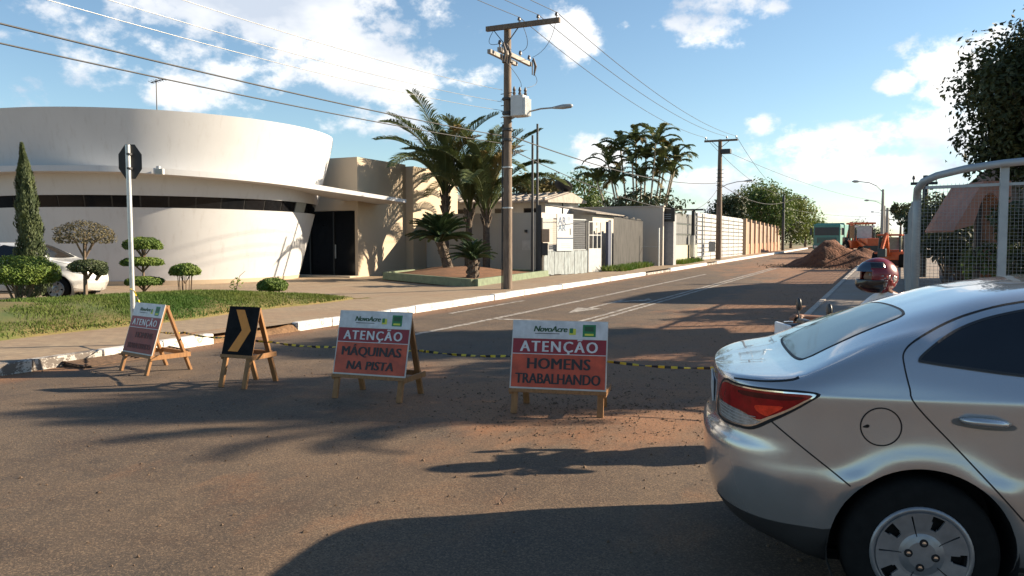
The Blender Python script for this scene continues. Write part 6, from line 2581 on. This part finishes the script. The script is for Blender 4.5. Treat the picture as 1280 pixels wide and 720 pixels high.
    # number plate and underside
    MB().box(.086, .094, -.2, .2, .79, .90).build('number_plate', M('plate grey', (.42, .43, .44), .5), parts['boot_lid'], bevel=.004)
    MB().box(.75, 3.9, -.6, .6, .19, .24).build('underside', MATS['gap dark'], t)
    return t


h_cam = rad(13)
Ox, Oy = CW(0.986, 4.268)
car = make_car('silver saloon car stopped in the foreground at right, seen from its rear side', 'silver paint', (Ox, Oy, 0.0), YAW - h_cam)


def recolour(c, paint, label, loc, rotz):
    n = copy_tree(c)
    n['label'] = label
    n.location = loc
    n.rotation_euler.z = rotz
    st = [n]
    while st:
        o = st.pop()
        st += list(o.children)
        for ms in o.material_slots:
            if ms.material == MATS['silver paint']:
                ms.link = 'OBJECT'
                ms.material = MATS[paint]
    return n


fx, fy = CW((131 - 640) / 1000 * 20.4, 20.4)
hx, hy = math.cos(YAW + rad(4)), math.sin(YAW + rad(4))
c2 = recolour(car, 'white paint', 'white car parked behind the cypress and clipped shrubs', (fx - hx * 4.27, fy - hy * 4.27, PAV + gz(fy)), YAW + rad(4))
fx, fy = PX(1150, 21)
c3 = recolour(car, 'blue paint', 'dark blue car parked in shade behind the mesh fence', (fx + .6, fy, PAV + gz(fy)), YAW)
# ------------------------------------------------------------------ motorcycle and rider beyond the saloon
M('moto black', (0.02, 0.02, 0.022), .4)
M('moto red', (0.28, 0.015, 0.015), .3, coat=.6)
M('shirt white', (0.70, 0.72, 0.74), .85, var=.12, scale=9, bump=.3, bscale=20)
M('trousers', (0.03, 0.035, 0.055), .85, var=.2)
M('skin', (0.26, 0.135, 0.085), .55, var=.1)
M('shoe', (0.025, 0.022, 0.02), .6)
mx, my = CW(2.93, 6.22)
mo = thing('motorcycle', 'small dark motorcycle with mirrors beyond the silver saloon', 'motorcycle', (mx, my, 0.0), YAW + math.pi)
for xw in (-.42, .86):
    t_ = MB().lathe([(.22, -.035), (.27, -.045), (.295, -.03), (.30, 0), (.295, .03), (.27, .045), (.22, .035), (.22, -.035)], 36, (xw, 0, .30), 'y').build('tyre', MATS['rubber'], mo, smooth=True)
    MB().lathe([(.235, -.02), (.215, -.03), (.215, .03), (.235, .02)], 36, (xw, 0, .30), 'y').build('rim', MATS['chrome'], t_)
    m = MB()
    for k in range(14):
        a = k * math.pi / 7
        m.bar((xw + .03 * math.cos(a + .5), .02 * (-1) ** k, .30 + .03 * math.sin(a + .5)), (xw + .22 * math.cos(a), 0, .30 + .22 * math.sin(a)), .005, .005)
    m.lathe([(.04, -.05), (.04, .05)], 12, (xw, 0, .30), 'y')
    m.build('spokes', MATS['chrome'], t_)
m = MB()
for sy in (-1, 1):
    m.tube([(.86, sy * .075, .30), (.62, sy * .075, .92)], .02, 8)
m.build('fork', MATS['chrome'], mo)
m = MB()
m.tube([(.63, 0, .90), (.30, 0, .72), (.05, 0, .45), (-.1, 0, .34), (-.42, .07, .30)], .022, 8)
m.tube([(.30, 0, .72), (-.2, 0, .70), (-.62, 0, .74)], .02, 8)
m.tube([(-.42, -.07, .30), (-.1, -.07, .34), (.05, 0, .45)], .018, 8)
m.tube([(-.42, .12, .31), (-.38, .12, .68)], .025, 8)
m.tube([(-.42, -.12, .31), (-.38, -.12, .68)], .025, 8)
m.build('frame', MATS['moto black'], mo)
MB().box(-.02, .30, -.12, .12, .26, .55).build('engine', MATS['grey metal'], mo, bevel=.03)
MB().tube([(.3, -.1, .35), (.1, -.13, .22), (-.3, -.14, .28), (-.75, -.15, .36)], [.02, .02, .035, .04], 9).build('exhaust', MATS['chrome'], mo, smooth=True)
MB().tube([(.52, 0, .80), (.42, 0, .86), (.25, 0, .87), (.08, 0, .80), (.0, 0, .77)], [.05, .12, .135, .11, .05], 14).build('tank', MATS['moto red'], mo, smooth=True)
MB().tube([(.06, 0, .76), (-.15, 0, .745), (-.45, 0, .77), (-.62, 0, .80), (-.70, 0, .82)], [.07, .11, .11, .09, .03], 12).build('seat', MATS['moto black'], mo, smooth=True)
MB().tube([(-.55, 0, .74), (-.75, 0, .72), (-.82, 0, .60)], [.07, .05, .02], 10).build('tail', MATS['moto red'], mo, smooth=True)
m = MB()
m.tube([(.62, -.36, .965), (.60, -.24, .975), (.63, -.1, .93), (.63, .1, .93), (.60, .24, .975), (.62, .36, .965)], .012, 8)
hb = m.build('handlebar', MATS['chrome'], mo)
for sy in (-1, 1):
    MB().tube([(.605, sy * .25, .975), (.622, sy * .37, .965)], .018, 10).build('grip', MATS['rubber'], hb)
    MB().tube([(.66, sy * .23, .96), (.68, sy * .36, .945)], .007, 6).build('lever', MATS['chrome'], hb)
    MB().tube([(.61, sy * .22, .98), (.60, sy * .27, 1.03), (.585, sy * .31, 1.06)], .007, 7).build('mirror_stem', MATS['moto black'], hb)
    mm = MB().lathe([(.001, -.012), (.045, -.01), (.052, 0), (.048, .010), (.001, .012)], 18, (0, 0, 0), 'x').build('mirror', MATS['moto black'], hb, smooth=True)
    mm.location = (.58, sy * .315, 1.09)
    mm.scale = (1, .75, 1.15)
    gl = MB().lathe([(.001, -.014), (.043, -.013)], 18, (0, 0, 0), 'x').build('mirror_glass', MATS['chrome'], hb)
    gl.location, gl.scale = (.579, sy * .315, 1.09), (1, .75, 1.15)
    MB().tube([(.70, sy * .16, .88), (.71, sy * .2, .88)], .025, 10).build('indicator', M('amber', (.7, .25, .02), .3), mo)
MB().tube([(.62, 0, .87), (.68, 0, .875), (.76, 0, .87), (.80, 0, .865)], [.06, .095, .10, .085], 16).build('headlamp', MATS['moto black'], mo, smooth=True)
MB().box(.80, .83, -.16, .16, .83, .97).build('white_fairing', M('fairing white', (.72, .73, .75), .4), mo, bevel=.012)
MB().box(.60, .68, -.1, .1, .93, 1.0).build('instruments', MATS['moto black'], mo, bevel=.02)
m = MB()
for i in range(15):
    a = math.pi * (.15 + .75 * i / 14)
    m.bar((.86 + .33 * math.cos(a), -.05, .30 + .33 * math.sin(a)), (.86 + .33 * math.cos(a), .05, .30 + .33 * math.sin(a)), .085, .012, (math.cos(a), 0, math.sin(a)))
m.build('front_mudguard', MATS['moto red'], mo)

# rider: one continuous body grown from a skeleton
rd_ = thing('person', 'motorcyclist in a red helmet and white shirt riding to the left', 'person', (mx, my, 0.0), YAW + math.pi)
J, E_ = [], []


def jt(p, r, par=None):
    J.append((p, r))
    if par is not None:
        E_.append((par, len(J) - 1))
    return len(J) - 1


pel = jt((-.16, 0, .86), .13)
sp1 = jt((-.13, 0, .98), .135, pel)
sp2 = jt((-.06, 0, 1.09), .145, sp1)
ch = jt((.0, 0, 1.165), .11, sp2)
nk = jt((.035, 0, 1.235), .055, ch)
hd_ = jt((.055, 0, 1.29), .06, nk)
for sy in (-1, 1):
    sh = jt((.0, sy * .16, 1.155), .068, ch)
    ua = jt((.08, sy * .23, 1.06), .052, sh)
    el = jt((.20, sy * .29, .96), .044, ua)
    fa_ = jt((.38, sy * .31, .965), .038, el)
    wr = jt((.52, sy * .315, .985), .026, fa_)
    pm = jt((.575, sy * .315, .995), .026, wr)
    for k, dy in enumerate((-.033, -.011, .011, .033)):
        yy = sy * .315 + dy
        L = (.9, 1.05, 1.0, .8)[k]
        k1 = jt((.612, yy, 1.000), .0095, pm)
        k2 = jt((.612 + .030 * L, yy, .980), .009, k1)
        k3 = jt((.612 + .020 * L, yy, .950), .0085, k2)
        jt((.606, yy, .940), .0075, k3)
    t1 = jt((.572, sy * .268, .978), .011, pm)
    t2 = jt((.60, sy * .258, .955), .0095, t1)
    jt((.618, sy * .262, .945), .008, t2)
    hp = jt((-.12, sy * .10, .82), .10, pel)
    kn = jt((.27, sy * .21, .70), .068, hp)
    cf2 = jt((.21, sy * .20, .56), .062, kn)
    an = jt((.10, sy * .17, .36), .042, cf2)
    hl = jt((.07, sy * .17, .30), .042, an)
    to = jt((.22, sy * .18, .285), .036, hl)
    jt((.29, sy * .185, .285), .026, to)
bm = bmesh.new()
lay = bm.verts.layers.skin.verify()
bv = []
for p, r in J:
    v = bm.verts.new(p)
    v[lay].radius = (r, r)
    bv.append(v)
bv[0][lay].use_root = True
for a, b in E_:
    bm.edges.new((bv[a], bv[b]))
me = bpy.data.meshes.new('body')
bm.to_mesh(me)
bm.free()
bo = bpy.data.objects.new('body', me)
COL.objects.link(bo)
sk = bo.modifiers.new('skin', 'SKIN')
sk.branch_smoothing = .6
su = bo.modifiers.new('sub', 'SUBSURF')
su.levels = su.render_levels = 2
bpy.context.view_layer.update()
nm = bpy.data.meshes.new_from_object(bo.evaluated_get(bpy.context.evaluated_depsgraph_get()))
bpy.data.objects.remove(bo)
nm.name = 'body'
nm.materials.clear()
for k in ('shirt white', 'trousers', 'skin', 'shoe'):
    nm.materials.append(MATS[k])
for p in nm.polygons:
    c = p.center
    p.use_smooth = True
    if c.z > 1.215:
        p.material_index = 2
    elif c.x > .17 and c.z > .9:
        p.material_index = 2
    elif c.z > .88:
        p.material_index = 0
    elif c.z > .33:
        p.material_index = 1
    else:
        p.material_index = 3
bo = bpy.data.objects.new('body', nm)
COL.objects.link(bo)
bo.parent = rd_
# head with a face inside the helmet
hc = Vector((.075, 0, 1.345))
vs, fs = [], []
NU, NV = 24, 18
for j in range(NV + 1):
    th_ = math.pi * j / NV
    for i in range(NU):
        ph = 2 * math.pi * i / NU
        d = Vector((math.sin(th_) * math.cos(ph), math.sin(th_) * math.sin(ph), math.cos(th_)))
        r = Vector((.10 * d.x, .078 * d.y, .118 * d.z))
        nose = math.exp(-((d.y / .16) ** 2 + ((d.z + .12) / .22) ** 2)) * (1 if d.x > 0 else 0)
        eye = math.exp(-(((abs(d.y) - .38) / .16) ** 2 + ((d.z - .05) / .12) ** 2)) * (1 if d.x > 0 else 0)
        r.x += .022 * nose - .008 * eye
        vs.append(hc + r)
for j in range(NV):
    for i in range(NU):
        a, b = j * NU + i, j * NU + (i + 1) % NU
        fs.append((a, b, b + NU, a + NU))
mesh_obj('head', vs, fs, MATS['skin'], rd_, True)
for sy in (-1, 1):
    MB().lathe([(.001, -.012), (.011, -.006), (.012, 0), (.011, .006), (.001, .012)], 10, (hc.x + .083, sy * .033, hc.z + .008), 'x').build('eye', M('eye', (.5, .48, .45), .3), rd_, smooth=True)
    MB().lathe([(.001, .0), (.006, .0), (.006, .003)], 8, (hc.x + .0945, sy * .033, hc.z + .008), 'x').build('pupil', MATS['moto black'], rd_)

# helmet: open eye port, dark chin bar, raised visor, pale graphics
def helmet_pt(d, k=1.0):
    x = .138 * d.x * (1.08 if d.x > 0 else 1.0)
    y = .112 * d.y
    z = .128 * d.z
    if d.z < -.2:
        x += .035 * max(0, d.x) * min(1, (-d.z - .2) / .4)
        x *= 1 - .10 * max(0, -d.z - .6)
    return Vector((x, y, z)) * k * 1.01


hel = tag(thing('helmet', 'glossy red motorcycle helmet with black chin bar and white graphics', 'helmet', (mx, my, 0.0), YAW + math.pi))
hco = Vector((.085, 0, 1.338))
NU, NV = 56, 40
V_, F_, MI = [], [], []
for j in range(NV + 1):
    th_ = math.pi * (j / NV) * .86 + .002
    for i in range(NU):
        ph = 2 * math.pi * (i + .5) / NU
        d = Vector((math.sin(th_) * math.cos(ph), math.sin(th_) * math.sin(ph), math.cos(th_)))
        V_.append((d, helmet_pt(d)))
HS = {'shell': [], 'chin_bar': [], 'graphics': [], 'graphics2': []}
for j in range(NV):
    for i in range(NU):
        a, b = j * NU + i, j * NU + (i + 1) % NU
        q = (a, b, b + NU, a + NU)
        d = (V_[a][0] + V_[b][0] + V_[a + NU][0] + V_[b + NU][0]) / 4
        az = math.degrees(math.atan2(d.y, d.x))
        el = math.degrees(math.asin(max(-1, min(1, d.z / d.length))))
        if abs(az) < 52 and -12 < el < 22:
            continue
        if abs(az) < 92 and el <= -10:
            HS['chin_bar'].append(q)
        else:
            g = noise.noise((d.x * 6.5, abs(d.y) * 3, d.z * 7.5))
            if 80 < abs(az) < 165 and -48 < el < 6 and g > .16:
                HS['graphics' if d.y < 0 else 'graphics2'].append(q)
            elif abs(az) < 95 and el > 28 and el < 50:
                HS['chin_bar'].append(q)
            else:
                HS['shell'].append(q)
M('helmet red', (0.15, 0.005, 0.010), .32, var=.2, scale=9, coat=.25)
M('helmet black', (0.012, 0.012, 0.014), .25, coat=.5)
M('helmet pale', (0.24, 0.22, 0.215), .3, coat=.5)
for nm_, mt in (('shell', 'helmet red'), ('chin_bar', 'helmet black'), ('graphics', 'helmet pale'), ('graphics2', 'helmet pale')):
    ids = sorted({i for q in HS[nm_] for i in q})
    mp = {i: k for k, i in enumerate(ids)}
    o = mesh_obj(nm_.rstrip('2'), [V_[i][1] + hco for i in ids], [tuple(mp[i] for i in q) for q in HS[nm_]], MATS[mt], hel, True)
    md = o.modifiers.new('thick', 'SOLIDIFY')
    md.thickness = .014
    md.offset = -1
# visor pushed up over the brow
vs, fs = [], []
for j in range(9):
    for i in range(17):
        az, el = rad(-72 + 144 * i / 16), rad(16 + 36 * j / 8)
        d = Vector((math.cos(el) * math.cos(az), math.cos(el) * math.sin(az), math.sin(el)))
        vs.append(helmet_pt(d, 1.07) + hco + Vector((.012, 0, .0)))
for j in range(8):
    for i in range(16):
        a = j * 17 + i
        fs.append((a, a + 1, a + 18, a + 17))
mesh_obj('visor', vs, fs, M('visor', (.03, .045, .07), .06, coat=1.0), hel, True)
mesh_obj('strap', [(hco.x + .02, -.07, 1.27), (hco.x + .05, -.04, 1.225), (hco.x + .07, -.035, 1.225), (hco.x + .04, -.07, 1.27)], [(0, 1, 2, 3)], MATS['moto black'], hel).modifiers.new('t', 'SOLIDIFY').thickness = .006
